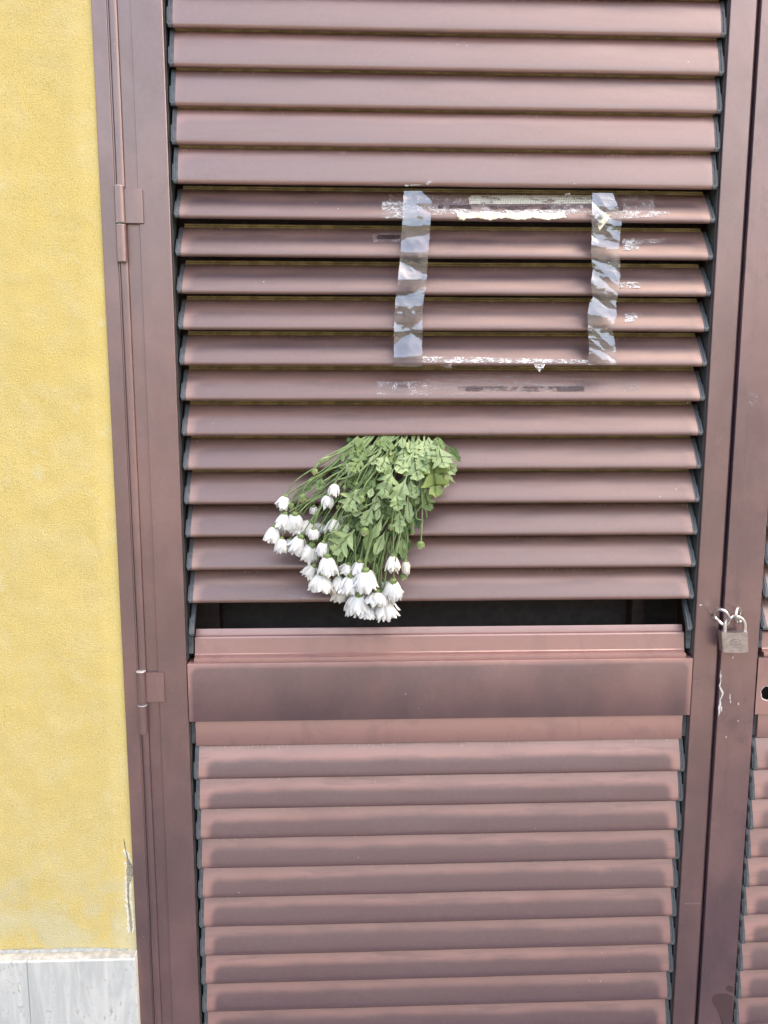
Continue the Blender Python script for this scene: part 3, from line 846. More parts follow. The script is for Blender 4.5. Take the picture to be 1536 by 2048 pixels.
# band of old tape across slat 6
sfilm('tape_film', 135, 1410, 118, 205, 6, 'film', 'wide scratched clear tape band across the slat at the top of the tape rectangle', 'tape', .0005, seed=1, ny=8)
sfilm('tape_film', 105, 215, 150, 232, 6, 'filmwhite', 'whitish shredded tape patch at the left end of the top tape band', 'tape', .0008, seed=2, ny=8, jag=2.5)
sfilm('tape_film', 1130, 1490, lambda t: 192 + 8 * t, lambda t: 240 - 22 * t, 6, 'filmwhite', 'frayed whitish tape streak at the right end of the top tape band', 'tape', .0008, seed=3, ny=6, jag=2)
sfilm('fibre_tape', 525, 1115, 120, 162, 6, 'fibre', 'cream woven mesh tape remnant along the top of the tape rectangle', 'tape', .0011, seed=4, ny=6, jag=.9)
sfilm('tape_film', 345, 1110, 188, 214, 6, 'filmwhite', 'milky film strip under the woven mesh tape, beside the torn paper', 'tape', .0009, seed=5, ny=5, jag=1.6)
sfilm('paper_scrap', 470, 985, lambda t: 203 + 5 * math.sin(t * 17), lambda t: 234 + 5 * math.sin(t * 23 + 1), 6, 'paper', 'torn cream paper remnant stuck under the woven mesh tape', 'paper', .0016, seed=6, ny=5, jag=2.6, nx=150)
sfilm('bare_patch', 370, 530, 168, 186, 6, 'darkbit', 'dark brown bare patch left of the torn paper where tape was peeled', 'mark', .0013, seed=7, ny=3, jag=.8)
sfilm('bare_patch', 620, 1000, 172, 190, 6, 'darkbit', 'long dark bare stripe between the woven tape and the torn paper', 'mark', .0013, seed=8, ny=3, jag=.8)
sfilm('bare_patch', 1135, 1260, 172, 200, 6, 'darkbit', 'dark bare patch at the top of the right tape strip', 'mark', .0013, seed=9, ny=3, jag=.8)
# white tab of tape at the top of the right strip
bm = bmesh.new(); vs_ = [bm.verts.new(at(*uv3(u, v), y)) for u, v, y in ((1170, 205, -.006), (1200, 215, -.009), (1190, 240, -.009), (1150, 292, -.007), (1138, 260, -.0075))]; bm.faces.new(vs_)
tag(link('tape_tab', finish(bm, 'tab', M['paper'])), 'small folded white tab stuck on top of the right tape strip', 'tape')
bm = bmesh.new(); vs_ = [bm.verts.new(at(*uv3(u, v), y)) for u, v, y in ((960, 128, .016), (1005, 106, .006), (1018, 140, .012), (1000, 158, .018))]; bm.faces.new(vs_)
tag(link('tape_tab', finish(bm, 'tab', M['filmwhite'])), 'lifted corner of clear tape above the woven mesh tape', 'tape')
# strip along the nose of slat 10
def edge10(px, py): return on_slat(px, py, slat_index(10), .0010)
sfilm('tape_film', 300, 1095, lambda t: 893 + 18 * t, lambda t: 925 + 4 * t, 10, 'filmwhite', 'thin crinkled white tape line along the bottom of the tape rectangle', 'tape', .0010, seed=12, ny=4, jag=1.4)
for (pts, lab) in (([(385, 938, -.004), (440, 932, -.008), (436, 952, -.012), (418, 948, -.010)], 'tiny tape flap hanging from the bottom tape line, near the left strip'),
                   ([(835, 930, -.004), (890, 930, -.006), (880, 950, -.012), (862, 968, -.014), (842, 952, -.010)], 'pointed tape flap hanging from the bottom tape line, near the right strip')):
    bm = bmesh.new(); bm.faces.new([bm.verts.new(at(*uv3(u, v), y)) for u, v, y in pts])
    tag(link('tape_flap', finish(bm, 'flap', M['filmwhite'])), lab, 'tape')
# smear on slat 11
sfilm('tape_film', 78, 320, 1015, 1080, 11, 'film', 'crazed clear tape patch at the left end of the band below the tape rectangle', 'tape', .0006, seed=14, ny=7, jag=2)
sfilm('tape_film', 320, 1340, 1000, lambda t: 1085 - 25 * t, 11, 'filmfaint', 'faint scratched tape band on the slat below the tape rectangle', 'tape', .0006, seed=15, ny=7, jag=1.5)
sfilm('bare_patch', 470, 1075, 1038, 1060, 11, 'darkbit', 'dark peeled stripe in the faint band below the tape rectangle', 'mark', .0011, seed=16, ny=3, jag=1.4)
sfilm('tape_film', 340, 1000, 984, 994, 11, 'filmfaint', 'thin pale tape line near the top of the slat below the tape rectangle', 'tape', .0009, seed=17, ny=2, jag=.5)
# loose scraps
sfilm('tape_scrap', 60, 205, 303, 345, 7, 'film', 'short clear tape scrap left of the left tape strip', 'tape', .0007, seed=21, jag=1)
sfilm('bare_patch', 85, 195, 312, 330, 7, 'darkbit', 'narrow dark mark inside the tape scrap left of the left strip', 'mark', .0012, seed=22, jag=.6, ny=2)
sfilm('tape_scrap', 1262, 1335, 330, 385, 7, 'filmwhite', 'white scratched tape scrap right of the right strip, highest of three', 'tape', .0009, seed=23, jag=2)
sfilm('tape_scrap', 1320, 1465, lambda t: 338 - 12 * t, lambda t: 358 - 10 * t, 7, 'film', 'long thin tape streak pointing right from the highest white scrap', 'tape', .0007, seed=24, jag=.8)
sfilm('tape_scrap', 1250, 1350, 538, 565, 8, 'filmwhite', 'white torn tape scrap right of the right strip, middle of three', 'tape', .0009, seed=25, jag=1.6)
sfilm('tape_scrap', 1270, 1335, 685, 728, 9, 'filmwhite', 'white torn tape scrap right of the right strip, lowest of three', 'tape', .0009, seed=26, jag=2.2)
sfilm('tape_scrap', 215, 300, lambda t: 70 - 3 * t, lambda t: 78 - 3 * t, 5, 'filmwhite', 'short white tape streak above the top left corner of the tape rectangle', 'tape', .0009, seed=27, jag=.6, ny=2)
sfilm('tape_scrap', 318, 352, lambda t: 62 - 22 * t, lambda t: 76 - 22 * t, 5, 'filmwhite', 'small curled tape bit above the top left corner of the tape rectangle', 'tape', .0009, seed=28, jag=.8, ny=3)
def zpx(u, v, s=3.4286, ox=512, oy=860): return ox + u / s, oy + v / s
x_, y_ = 578, 1197
sc_ = film_px(572, 612, 1190, 1199, 22, 4, lambda px, py: on_slat(px, py, slat_index(17), .0007), 31, 1.5, 2)
tag(link('tape_scrap', finish(sc_, 's', M['filmfaint'])), 'faint pale scuff on the lowest tilted slat, left of the hanging flowers', 'mark')

# ------------------------------------------------------------------ padlock and its rings
def arc_pts(c, ux, uy, r, a0, a1, n): return [c + ux * (r * math.cos(a0 + (a1 - a0) * i / n)) + uy * (r * math.sin(a0 + (a1 - a0) * i / n)) for i in range(n + 1)]
lk = thing('padlock', at(1470, 1305, -.022), 'small steel padlock with an oval emblem hanging between the two shutters', 'padlock')
linv = Matrix.Translation(-lk.location)
def lpart(nm, me, par=None):
    o = link(nm, me, par or lk)
    if par is None: o.matrix_parent_inverse = linv
    return o
YL = -.027
c = [at(1443, 1264, YL), at(1496, 1264, YL), at(1497, 1305, YL), at(1446, 1305, YL)]
n = 12; prof = []
for i in range(n + 1):                          # slightly dished top and curved foot
    t = i / n; p = c[0].lerp(c[1], t); prof.append((p.x, p.z - .0016 * math.sin(math.pi * t)))
for i in range(n + 1):
    t = i / n; p = c[2].lerp(c[3], t); prof.append((p.x, p.z + .0004 - .0012 * math.sin(math.pi * t)))
bm = bmesh.new()
fr = [bm.verts.new((x, YL, z)) for x, z in prof]; bk = [bm.verts.new((x, YL + .014, z)) for x, z in prof]
bm.faces.new(fr); bm.faces.new(list(reversed(bk)))
for i in range(len(prof)): bm.faces.new((fr[i], fr[(i + 1) % len(prof)], bk[(i + 1) % len(prof)], bk[i]))
bmesh.ops.bevel(bm, geom=[e for e in bm.edges if abs(e.verts[0].co.y - e.verts[1].co.y) < 1e-6], offset=.0008, segments=2, affect='EDGES')
body = lpart('body', finish(bm, 'body', M['lockbody'], 30))
ym = YL + .007
top = []
sl, srr = at(1449, 1266, ym), at(1489, 1266, ym)
zt_ = at(1470, 1233, ym).z
pts = [Vector((sl.x, ym, sl.z - .004)), Vector((sl.x, ym, sl.z + .006))]
mx_ = (sl.x + srr.x) / 2; rx = (srr.x - sl.x) / 2; zc_ = sl.z + .010
for i in range(17):
    a = math.pi * (1 - i / 16); pts.append(Vector((mx_ + rx * math.cos(a), ym, zc_ + (zt_ - zc_) * math.sin(a))))
pts += [Vector((srr.x, ym, sl.z + .006)), Vector((srr.x, ym, sl.z - .004))]
bm = bmesh.new(); tube(bm, pts, .0031, 12); lpart('shackle', finish(bm, 'shackle', M['steel'], 50))
ec = at(1471, 1284.5, YL - .0001)
bm = bmesh.new()
for (ax_, bz_) in ((.0095, .0062), (.0082, .0050)):
    pts = [ec + Vector((ax_ * math.cos(2 * math.pi * k / 28), 0, bz_ * math.sin(2 * math.pi * k / 28))) for k in range(29)]
    tube(bm, pts, .00022, 5, False)
for dz, xa, xb in ((.0018, -.004, .0052), (0, -.0052, .0045), (-.0018, -.003, .0052)):
    tube(bm, [ec + Vector((xa, 0, dz)), ec + Vector((xb, 0, dz + .0002))], .0003, 5)
lpart('emblem', finish(bm, 'emblem', M['etch'], 60), None)
bm = bmesh.new()
for k in range(9):
    p = ec + Vector((-.0062 + k * .0016, 0, -.0098)); tube(bm, [p, p + Vector((.0004, 0, .0012))], .00025, 4); tube(bm, [p + Vector((0, 0, .0006)), p + Vector((.0009, 0, .0006))], .00022, 4)
lpart('engraved_line', finish(bm, 'eng', M['etch']), None)
# left split ring through the left stile, its open end curling out
def ringpath(pix): return [at(x, y, Y) for x, y, Y in pix]
def smooth_path(p, n=6):
    out = []
    for i in range(len(p) - 1):
        a = p[max(i - 1, 0)]; b = p[i]; c_ = p[i + 1]; d = p[min(i + 2, len(p) - 1)]
        for k in range(n):
            t = k / n
            out.append(.5 * ((2 * b) + (c_ - a) * t + (2 * a - 5 * b + 4 * c_ - d) * t * t + (3 * b - a - 3 * c_ + d) * t ** 3))
    out.append(p[-1]); return out
p = smooth_path(ringpath([(1436, 1233, .004), (1427, 1230, -.006), (1431, 1222, -.016), (1441, 1219, -.024), (1450, 1223, -.030), (1456, 1232, -.030), (1457, 1243, -.024), (1452, 1249, -.016), (1444, 1248, -.010), (1437, 1242, -.006), (1431, 1236, -.004), (1434, 1231, .006)]))
bm = bmesh.new(); tube(bm, p, .0030, 12); r1 = tag(link('steel_ring', finish(bm, 'ring', M['steel'], 50)), 'open curled steel ring through the left shutter edge, holding the padlock', 'ring', 'steel rings that carry the padlock')
p = smooth_path(ringpath([(1478, 1231, .004), (1481, 1224, -.008), (1478, 1217, -.014), (1474, 1218, -.020), (1472, 1228, -.026), (1473, 1240, -.024), (1477, 1245, -.016), (1481, 1241, -.010), (1480, 1233, .004)]))
bm = bmesh.new(); tube(bm, p, .0027, 12); r2 = tag(link('steel_ring', finish(bm, 'ring', M['steel'], 50)), 'narrow upright steel ring through the right shutter edge, right of the curled one', 'ring', 'steel rings that carry the padlock')
for (px, py, part_) in ((1431, 1232, L_part), (1479, 1232, R_part)):
    part_('ring_hole', finish(blob_px(px, py, 4.2, 4.6, flat(-.0005 if part_ is L_part else -.0014), px, rough=.2), 'hole', M['interior']))
    part_('paint_chip', finish(blob_px(px - 3, py + 3, 3, 2.4, flat(-.0008 if part_ is L_part else -.0017), px + 2, rough=.5), 'chip', M['chip']))

# ------------------------------------------------------------------ the bouquet
bq = thing('flower_bouquet', at(790, 872, .01), 'bunch of white chrysanthemums hanging head down, pushed between the shutter slats', 'flowers')
binv = Matrix.Translation(-bq.location)
def bpart(nm, me, par=None, mat=None):
    o = link(nm, me, par or bq)
    if par is None: o.matrix_parent_inverse = binv
    if mat is not None: o.matrix_basis = mat
    return o
def ybase(v):
    """outer face the bunch lies on, as a function of crop row v"""
    pts = [(0, .014), (40, .012), (110, -.002), (200, -.009), (400, -.013), (800, -.017), (1300, -.022)]
    for (a, ya), (b, yb) in zip(pts, pts[1:]):
        if v <= b: return ya + (yb - ya) * (v - a) / (b - a)
    return -.022
def P(u, v, lay=0.0):
    """lay 0 = against the slats, 1 = front of the bunch"""
    dep = .046 * min(1, max(.06, (v - 30) / 260))
    px, py = zpx(u, v); return at(px, py, ybase(v) - lay * dep)

# petals -------------------------------------------------
def add_petal(bm, uvl, ang, r0, Rm, Ln, wd, seed, splay):
    """one strap petal: leaves the receptacle sideways and droops into a bell; axis +Z"""
    r = random.Random(seed); n = 7; m = 4
    ca, sa = math.cos(ang), math.sin(ang); g = []
    curl = r.uniform(-.45, .45); tw = r.uniform(-.35, .35); ln = Ln * r.uniform(.84, 1.06)
    for i in range(n + 1):
        t = i / n
        bell = 1 - (1 - min(1, t * 1.5)) ** 2
        cone = t ** .72
        rad = r0 + (Rm - r0) * (bell * (1 - splay) + cone * splay) - curl * Rm * max(0, t - .72) * 1.1
        z = ln * (t ** (1.35 - .2 * splay))
        wloc = wd * (.35 + .65 * math.sin(min(1, t * 1.25) * math.pi / 2)) * (1.0 if t < .8 else math.sqrt(max(0.02, 1 - ((t - .8) / .2) ** 2)) * .9 + .1)
        row = []
        for j in range(m + 1):
            s_ = (j / m - .5) * 2
            cup = -abs(s_) ** 2 * wd * .30
            tang = s_ * wloc / 2
            notch = -.04 * ln * (1 if (i == n and j in (1, 3)) else 0) + (.03 * ln if i == n and j == 2 else 0)
            tt = tang * math.cos(tw * t); rr = rad + cup + tang * math.sin(tw * t)
            v = bm.verts.new((rr * ca - tt * sa, rr * sa + tt * ca, z + notch * 0 + .00035 * noise.noise(Vector((seed, t * 3, s_)))))
            row.append((v, t, j / m))
        g.append(row)
    for i in range(n):
        for j in range(m):
            q_ = (g[i][j], g[i + 1][j], g[i + 1][j + 1], g[i][j + 1])
            f_ = bm.faces.new([x[0] for x in q_]); f_.smooth = True
            for lp, x in zip(f_.loops, q_): lp[uvl].uv = (x[1], x[2])

def head_mesh(width, length, npet, seed, splay=.25):
    bm = bmesh.new(); uvl = bm.loops.layers.uv.new('UVMap'); r = random.Random(seed)
    for ring, (cnt, sc, lz) in enumerate(((npet, 1.05, .97), (int(npet * .85), .84, 1.05), (int(npet * .7), .60, 1.05), (int(npet * .5), .34, 1.0))):
        for k in range(cnt):
            a = 2 * math.pi * (k + .5 * ring) / cnt + r.uniform(-.13, .13)
            add_petal(bm, uvl, a, .0022, width / 2 * .78 * sc * r.uniform(.8, 1.12), length * lz * r.uniform(.76, 1.08), width * .21 * r.uniform(.75, 1.25), seed * 131 + ring * 50 + k, min(1, splay * r.uniform(.5, 1.2)))
    me = bpy.data.meshes.new('flower_head'); bm.to_mesh(me); bm.free(); me.materials.append(M['petal']); return me

def calyx_mesh(rad, h, seed):
    bm = bmesh.new(); r = random.Random(seed)
    n = 14; prof = [(-.75, .25), (-.62, .62), (-.3, .92), (.1, 1.02), (.5, .98), (.75, .9)]
    rings = [[bm.verts.new((rad * q_ * math.cos(2 * math.pi * k / n), rad * q_ * math.sin(2 * math.pi * k / n), h * z)) for k in range(n)] for z, q_ in prof]
    for i in range(len(prof) - 1):
        for k in range(n): bm.faces.new((rings[i][k], rings[i][(k + 1) % n], rings[i + 1][(k + 1) % n], rings[i + 1][k]))
    bm.faces.new(rings[0])
    for k in range(11):                          # bracts overlapping the petal bases
        a = 2 * math.pi * k / 11 + r.uniform(-.1, .1); ca, sa = math.cos(a), math.sin(a); w_ = rad * .32
        q_ = []
        for z, rr, ww in ((-.1, 1.04, 1), (.5, 1.10, 1.05), (.95, 1.12, .8), (1.3 + r.uniform(-.1, .2), 1.18, .05)):
            q_.append((bm.verts.new((rad * rr * ca + w_ * ww * sa, rad * rr * sa - w_ * ww * ca, h * z)), bm.verts.new((rad * rr * ca - w_ * ww * sa, rad * rr * sa + w_ * ww * ca, h * z))))
        for i in range(3): bm.faces.new((q_[i][0], q_[i + 1][0], q_[i + 1][1], q_[i][1]))
    for f_ in bm.faces: f_.smooth = True
    me = bpy.data.meshes.new('calyx'); bm.to_mesh(me); bm.free(); me.materials.append(M['calyx']); return me

def frame_from(p0, axis):
    z = axis.normalized(); x = z.cross(Vector((0, 1, 0))).normalized(); y = z.cross(x)
    return Matrix(((x.x, y.x, z.x, p0.x), (x.y, y.y, z.y, p0.y), (x.z, y.z, z.z, p0.z), (0, 0, 0, 1)))

stems = []
def put_head(u0, v0, u1, v1, wz, lay, seed, npet=13, splay=.25, tilt=None):
    p0 = P(u0, v0, lay); p1 = P(u1, v1, lay)
    ax = (p1 - p0); L_ = ax.length
    tilt = random.Random(seed * 7).uniform(-.25, .45) if tilt is None else tilt
    axis = ax.normalized() + Vector((0, tilt, 0))
    sc = (p1 - CAM).length / F / 3.4286 * 1.02
    me = head_mesh(wz * sc * 1.2, L_ * 1.02, npet, seed, splay)
    fm = frame_from(p0, axis)
    h = bpart('flower_head', me, None, fm)
    rc = max(.0034, min(.0062, wz * sc * .16))
    link('calyx', calyx_mesh(rc, rc * .95, seed), h)
    stems.append((p0 - axis.normalized() * rc * .6, axis.normalized(), u0, v0, lay, seed))

HEADS = [ # calyx u,v  tip u,v  width  layer
 (205,452,178,545,102,.35), (540,368,530,452,84,.75), (500,447,482,532,92,.8), (396,522,396,580,58,.5),
 (202,572,176,672,112,.45), (268,572,252,694,130,.65), (232,585,214,685,110,.3), (385,625,338,712,130,.5), (412,628,425,715,80,.3), (394,676,392,750,84,.85),
 (130,660,100,772,118,.5), (178,742,164,842,92,.6), (312,728,258,838,132,.7), (240,745,222,840,90,.35), (385,785,345,895,150,.6), (462,768,450,862,96,.85),
 (545,604,515,700,104,.65), (585,578,588,648,56,.35), (632,612,628,692,44,.3), (525,738,508,812,84,.3),
 (490,862,492,1000,152,.9), (400,928,350,1015,112,.55), (455,985,438,1105,186,.75), (640,918,608,995,124,.55), (712,900,698,992,112,.8),
 (752,958,752,1095,196,1.0), (572,995,558,1110,118,.5), (650,996,640,1118,154,.7), (585,1060,582,1172,160,.35), (500,1010,470,1085,90,.3),
 (705,1125,688,1250,170,.8), (660,1170,650,1265,110,.45), (830,1108,822,1205,176,.75), (880,1165,888,1292,180,.6), (742,1180,740,1280,150,.5), (800,1180,800,1290,120,.35),
 (610,1030,600,1130,130,.55), (530,905,520,985,90,.35), (690,1060,700,1160,130,.4), (860,1100,900,1200,120,.45), (770,1215,765,1290,120,.65), (455,640,445,700,60,.35), (290,640,282,720,100,.4), (940,1030,935,1162,150,.9), (880,1030,880,1120,70,.35), (940,858,940,972,112,.8), (1026,898,1030,992,66,.6)]
for i, h in enumerate(HEADS):
    small = h[4] < 70
    put_head(*h[:5], h[5], i + 3, npet=9 if small else (14 if h[4] < 125 else 18), splay=0 if small else (.5 if h[4] < 100 else .95))

def bud(u, v, r_px, lay, seed, white=False, du=-4):
    r = random.Random(seed)
    p0 = P(u, v - r_px * .9, lay); p1 = P(u + du, v + r_px, lay); sc = (p1 - CAM).length / F / 3.4286
    rad = r_px * sc; axis = (p1 - p0).normalized()
    bm = bmesh.new(); n = 12; prof = [(0, .35), (.25, .8), (.7, 1.0), (1.15, .95), (1.6, .72), (2.0, .38), (2.2, .08)]
    rings = [[bm.verts.new((rad * q_ * math.cos(2 * math.pi * k / n), rad * q_ * math.sin(2 * math.pi * k / n), rad * z)) for k in range(n)] for z, q_ in prof]
    for i in range(len(prof) - 1):
        for k in range(n):
            f_ = bm.faces.new((rings[i][k], rings[i][(k + 1) % n], rings[i + 1][(k + 1) % n], rings[i + 1][k])); f_.smooth = True
    bm.faces.new(rings[-1]); bm.faces.new(rings[0])
    me = bpy.data.meshes.new('flower_bud'); bm.to_mesh(me); bm.free(); me.materials.append(M['petal'] if white else M['budtip'])
    o = bpart('flower_bud', me, None, frame_from(p0, axis))
    link('calyx', calyx_mesh(rad * 1.0, rad * .85, seed), o, (0, 0, rad * .55))
    stems.append((p0, axis, u, v, lay, seed))
for i, b in enumerate([(405,285,21,.4,False), (320,465,26,.6,False), (245,520,20,.4,False), (725,472,24,.9,False), (745,695,28,.9,True), (930,665,21,.8,False), (1130,787,26,.7,True),
                       (755,522,15,.7,False), (565,530,14,.6,False), (1075,702,15,.5,False), (1012,1003,23,.5,True), (608,390,12,.7,False), (690,370,10,.8,False), (925,165,14,.9,False), (350,765,13,.4,False)]):
    bud(b[0], b[1], b[2], b[3], 500 + i, b[4])

# stems -------------------------------------------------
def stem_obj(pts, r0, r1, seed):
    bm = bmesh.new(); n = len(pts)
    q_ = [p + Vector((.0007 * noise.noise(Vector((i * .6, seed, 0))), .0004 * noise.noise(Vector((i * .6, seed, 4))), 0)) for i, p in enumerate(pts)]
    tube(bm, q_, [r0 + (r1 - r0) * i / (n - 1) for i in range(n)], 7)
    return bpart('stem', finish(bm, 'stem', M['stem'], 60))
for p0, axis, u, v, lay, seed in stems:
    r = random.Random(seed * 13)
    # where the stem leaves the slot: left heads leave further left
    f_ = min(1, max(0, (u - 60) / 1000))
    uo = 800 + 300 * f_ + r.uniform(-70, 70); uo = min(max(uo, 700), 1230)
    if v < 330: uo = r.uniform(690, 830)
    vm = v * .42; um = uo + (u - uo) * .42
    top = P(uo, 20, r.uniform(.05, .5)); mid = P(um + r.uniform(-25, 35), vm - 10 + r.uniform(-20, 20), min(1, lay * .5 + .05))
    up_ = -axis
    ln = (mid - p0).length
    back = P(u + (uo - u) * .14, v - (v - 20) * .20, lay)
    short = r.random() < .5 and u > 420
    pts = bez(p0, p0 + up_ * ln * .30, back.lerp(mid, .55), mid, 9)
    if short: pts = pts[:7]
    else: pts = pts[:-1] + bez(mid, mid + (mid - back).normalized() * (top - mid).length * .35, mid.lerp(top, .7), top, 6)
    stem_obj(pts, .00095, .0019, seed)
# a few free stems as drawn in the photo
for pts, r0, lay in (([(1108,180),(1130,330),(1138,470),(1140,620),(1132,760)], .0012, .6), ([(1138,520),(1105,560),(1100,605),(1148,620)], .0008, .7), ([(1145,525),(1165,560),(1172,600)], .0007, .7),
                 ([(860,120),(790,280),(720,370),(660,450),(600,520)], .0022, .55), ([(1000,60),(900,170),(800,290),(690,400)], .0021, .45), ([(560,340),(640,320),(740,260),(860,150)], .0013, .8),
                 ([(290,570),(380,490),(470,450),(520,430)], .0012, .7), ([(230,560),(330,500),(430,455),(560,380),(700,290)], .0014, .6), ([(218,445),(300,385),(400,330),(520,265),(640,232),(760,200)], .0014, .5),
                 ([(405,262),(430,228),(500,190),(590,148),(690,90)], .0012, .5), ([(600,600),(680,565),(760,520),(840,480)], .0012, .9), ([(680,730),(680,830),(685,910)], .0013, .75),
                 ([(900,700),(880,820),(860,960),(858,1075)], .0014, .6), ([(985,720),(965,800),(945,860)], .0015, .85), ([(1040,700),(1036,800),(1030,890)], .0010, .6), ([(945,970),(945,1035)], .0014, .7),
                 ([(740,900),(790,800),(850,700),(910,600)], .0013, .8), ([(470,470),(440,540),(405,630)], .0011, .7), ([(470,760),(490,720),(540,700),(600,650)], .0013, .85)):
    q_ = smooth_path([P(u, v, lay) for u, v in pts], 4)
    stem_obj(q_, r0, r0 * 1.1, pts[0][0])

# leaves ------------------------------------------------
OUTL = [(0,.018),(.12,.03),(.19,.08),(.26,.22),(.33,.37),(.42,.50),(.47,.56),(.47,.42),(.45,.26),(.47,.19),(.53,.25),(.60,.37),(.70,.47),(.76,.53),(.75,.38),(.73,.25),(.77,.20),(.84,.25),(.90,.26),(.93,.13),(1,0.0)]
OUTS = [(0,.02),(.10,.03),(.2,.09),(.3,.20),(.42,.38),(.47,.42),(.47,.27),(.55,.33),(.68,.46),(.72,.47),(.71,.31),(.80,.28),(.88,.26),(.92,.12),(1,0)]
OUTN = [(0,.02),(.12,.06),(.25,.2),(.4,.34),(.5,.30),(.58,.38),(.68,.36),(.76,.24),(.86,.2),(.94,.1),(1,0)]
def leaf_mesh(Ln, Wd, seed, kind, mat, fold=.35, droop=.25, curl=0.0):
    r = random.Random(seed); out = {0: OUTL, 1: OUTS, 2: OUTN}[kind]
    bm = bmesh.new(); uvl = bm.loops.layers.uv.new('UVMap'); m = 4
    sides = []
    mids = [None] * len(out)
    def shape(x, t):
        """x = lateral, t = along 0..1 -> local coords (x, y outward, z along)"""
        z = t * Ln
        y = fold * abs(x) + droop * Ln * (t - .5) ** 2 + curl * x * x / Wd * 3
        y += .10 * Wd * noise.noise(Vector((x / Wd * 2.2 + seed, t * 3.2, seed))) + .035 * Wd * math.sin(t * 19 + seed) * min(1, abs(x) / Wd * 3)
        return (x, -y, z)
    for i, (t, w_) in enumerate(out): mids[i] = bm.verts.new(shape(0, t * .93 if i < len(out) - 1 else 1.0))
    for sgn in (-1, 1):
        jit = [(t + r.uniform(-.02, .02), w_ * r.uniform(.84, 1.12)) for t, w_ in out]
        cols = []
        for i, (t, w_) in enumerate(jit):
            tm = out[i][0] * .93 if i < len(out) - 1 else 1.0
            if i == len(out) - 1: cols.append([(mids[i], 1, .5)] * (m + 1)); continue
            col = [(mids[i], tm, .5)]
            for j in range(1, m + 1):
                q_ = j / m; tt = tm + (t - tm) * q_; x = sgn * w_ * Wd * q_
                col.append((bm.verts.new(shape(x, tt)), tt, .5 + sgn * w_ * q_))
            cols.append(col)
        for i in range(len(cols) - 1):
            for j in range(m):
                q_ = [cols[i][j], cols[i][j + 1], cols[i + 1][j + 1], cols[i + 1][j]]
                uq = []
                for x in q_:
                    if all(x[0] is not y[0] for y in uq): uq.append(x)
                if len(uq) < 3: continue
                f_ = bm.faces.new([x[0] for x in uq]); f_.smooth = True
                for lp, x in zip(f_.loops, uq): lp[uvl].uv = (x[1], x[2])
    me = bpy.data.meshes.new('leaf'); bm.to_mesh(me); bm.free(); me.materials.append(M[mat]); return me
def put_leaf(u0, v0, u1, v1, wz, lay, mat, kind=0, seed=0, face=0.0, pitch=None):
    r = random.Random(seed * 3 + 1)
    p0 = P(u0, v0, lay); p1 = P(u1, v1, min(1.1, lay + r.uniform(-.05, .12)))
    ax = p1 - p0; sc = (p1 - CAM).length / F / 3.4286
    z = ax.normalized(); y = Vector((0, 1, 0)); x = y.cross(z).normalized(); y = z.cross(x)
    rot = Matrix(((x.x, y.x, z.x), (x.y, y.y, z.y), (x.z, y.z, z.z))).to_4x4()
    rot = Matrix.Translation(p0) @ rot @ Matrix.Rotation(face + r.uniform(-.35, .35), 4, 'Z')
    me = leaf_mesh(ax.length, wz * sc, seed, kind, mat, r.uniform(-.08, .12), r.uniform(-.3, .4), r.uniform(-.5, .5))
    return bpart('leaf', me, None, rot)
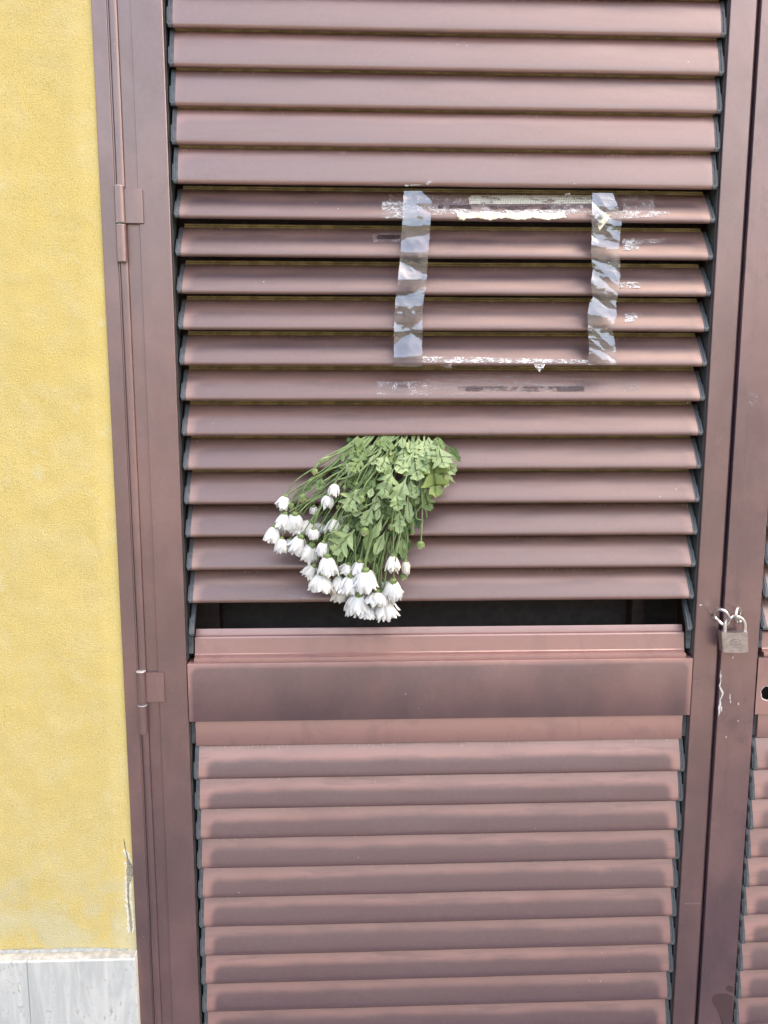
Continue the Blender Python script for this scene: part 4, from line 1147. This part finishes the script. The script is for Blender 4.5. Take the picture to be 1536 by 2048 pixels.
LV = [ (1150,60,1170,230,165,1.0,'leaf_pale',0), (1250,110,1300,280,150,1.0,'leaf_pale',0), (1020,90,1010,260,150,1.0,'leaf_pale',1), (960,420,975,560,120,1.05,'leaf_pale',1), (900,150,840,300,130,.9,'leaf_pale',1),
 (730,180,650,290,110,.9,'leaf_mid',0), (800,520,735,660,120,.95,'leaf_pale',1), # base, tip, width, layer, material, kind
 (1080,120,1110,355,190,.95,'leaf_pale',0), (940,262,862,474,165,1.0,'leaf_pale',0), (1035,312,940,556,150,1.0,'leaf_pale',1), (1120,50,1110,175,125,.8,'leaf_pale',0), (1075,160,960,300,130,.9,'leaf_pale',1),
 (1230,70,1240,238,110,.9,'leaf_pale',1), (1270,170,1368,312,120,.8,'leaf_pale',1), (1200,170,1235,470,190,.75,'leaf_yellow',0), (1290,200,1290,400,150,.6,'leaf_pale',0), (1300,95,1402,218,80,.4,'leaf_mid',1), (1310,130,1385,150,60,.3,'leaf_mid',2),
 (1150,385,1190,562,120,.45,'leaf_mid',1), (1110,150,1180,290,120,.8,'leaf_pale',1), (1180,90,1150,200,120,.85,'leaf_pale',1), (1230,60,1290,150,90,.8,'leaf_mid',2),
 (1060,330,1072,472,90,.8,'leaf_pale',1), (1040,460,1052,645,90,.8,'leaf_pale',2), (985,530,985,716,105,.9,'leaf_pale',1), (1060,560,1075,700,50,.6,'leaf_mid',2), (1010,620,1040,780,60,.5,'leaf_mid',2),
 (690,405,612,562,150,.95,'leaf_pale',0), (680,682,522,852,170,1.0,'leaf_pale',0), (452,318,425,415,90,.75,'leaf_mid',1), (742,535,680,672,120,.45,'leaf_dark',1), (610,225,690,300,120,.75,'leaf_pale',1),
 (665,120,680,215,90,.6,'leaf_mid',1), (760,60,690,130,130,.35,'leaf_mid',1), (660,60,620,80,60,.2,'leaf_dark',2), (720,60,660,90,70,.75,'leaf_pale',2), (880,190,860,300,100,.8,'leaf_pale',1), (810,170,795,245,70,.75,'leaf_pale',2),
 (595,150,592,215,50,.5,'leaf_mid',2), (515,178,442,215,44,.6,'leaf_pale',2), (845,530,828,622,60,.85,'leaf_pale',2), (700,720,712,905,130,.4,'leaf_dark',0), (650,750,600,930,120,.35,'leaf_dark',1),
 (860,620,790,750,90,.9,'leaf_pale',2), (880,700,810,860,100,.8,'leaf_pale',2), (1000,730,1012,892,90,.6,'leaf_mid',2), (470,525,475,602,80,.3,'leaf_dark',1), (580,255,545,335,100,.4,'leaf_dark',1),
 (800,395,775,465,70,.9,'leaf_pale',2), (1110,380,1082,475,70,.7,'leaf_pale',2), (790,660,755,830,90,.85,'leaf_mid',2), (740,740,770,860,90,.6,'leaf_mid',1), (930,60,890,140,110,.8,'leaf_mid',1), (1000,45,1010,130,90,.9,'leaf_pale',2),
 (1050,60,1060,160,90,.95,'leaf_pale',1), (1180,50,1200,130,120,.9,'leaf_pale',1), (860,60,840,110,80,.8,'leaf_mid',2), (820,780,800,900,90,.6,'leaf_mid',2), (920,740,920,850,70,.5,'leaf_mid',2), (640,230,590,300,90,.5,'leaf_mid',1),
 (380,360,350,440,50,.5,'leaf_mid',2), (560,610,570,700,60,.4,'leaf_mid',2), (690,300,640,400,110,.5,'leaf_mid',1), (800,290,760,390,110,.6,'leaf_mid',1), (880,340,820,430,90,.55,'leaf_mid',1), (840,420,870,560,120,.45,'leaf_dark',1),
 (900,480,880,620,130,.5,'leaf_mid',1), (960,600,930,740,110,.4,'leaf_dark',1), (800,560,790,700,100,.4,'leaf_mid',1), (760,460,700,560,90,.4,'leaf_dark',1), (600,420,560,500,80,.3,'leaf_dark',1), (600,860,560,900,60,.6,'leaf_pale',2),
 (820,900,825,1010,60,.6,'leaf_mid',2), (780,980,800,1010,40,.5,'leaf_mid',2), (740,140,700,220,80,.3,'leaf_dark',1), (1020,180,1000,300,110,.6,'leaf_mid',1), (1000,330,960,420,110,.5,'leaf_dark',1), (960,130,930,240,110,.6,'leaf_mid',1),
 (1180,220,1120,330,120,.5,'leaf_mid',1), (1250,260,1180,400,130,.4,'leaf_mid',1), (940,150,860,230,90,.7,'leaf_mid',2), (1240,40,1260,110,110,.6,'leaf_mid',1), (760,820,790,920,70,.7,'leaf_mid',2), (570,800,600,880,70,.8,'leaf_pale',2)]
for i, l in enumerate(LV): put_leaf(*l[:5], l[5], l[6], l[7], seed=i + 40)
rr = random.Random(5)
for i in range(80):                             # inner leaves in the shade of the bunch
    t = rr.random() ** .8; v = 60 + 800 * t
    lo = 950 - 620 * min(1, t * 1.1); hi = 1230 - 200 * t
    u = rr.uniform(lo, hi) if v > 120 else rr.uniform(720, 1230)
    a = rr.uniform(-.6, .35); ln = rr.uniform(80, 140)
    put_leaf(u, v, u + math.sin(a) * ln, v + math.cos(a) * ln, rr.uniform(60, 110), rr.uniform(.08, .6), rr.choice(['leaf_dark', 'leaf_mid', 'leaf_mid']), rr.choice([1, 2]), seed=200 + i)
for i in range(16):                             # pale leaves crowding the upper right of the bunch
    v = rr.uniform(30, 420); u = rr.uniform(900 - .1 * v, 1300 - .15 * v)
    a = rr.uniform(-.55, .5); ln = rr.uniform(90, 160)
    put_leaf(u, v, u + math.sin(a) * ln, v + math.cos(a) * ln, rr.uniform(80, 135), rr.uniform(.3, .7), rr.choice(['leaf_pale', 'leaf_mid', 'leaf_mid']), rr.choice([0, 1, 1, 2]), seed=400 + i)
for i in range(16):
    t = i / 15; u = 1020 - 430 * t + rr.uniform(-50, 60); v = 120 + 560 * t + rr.uniform(-70, 40)
    a = rr.uniform(-.8, .1); ln = rr.uniform(80, 125)
    put_leaf(u, v, u + math.sin(a) * ln, v + math.cos(a) * ln, rr.uniform(60, 95), rr.uniform(.55, .95), rr.choice(['leaf_pale', 'leaf_mid']), rr.choice([1, 2]), seed=500 + i)
R_part('scuff', finish(film_px(1498, 1516, 782, 812, 8, 10, flat(-.0016), 61, 2.5, 2), 'scuff', M['filmfaint']))['label'] = 'pale scuff near the top of the cover strip'
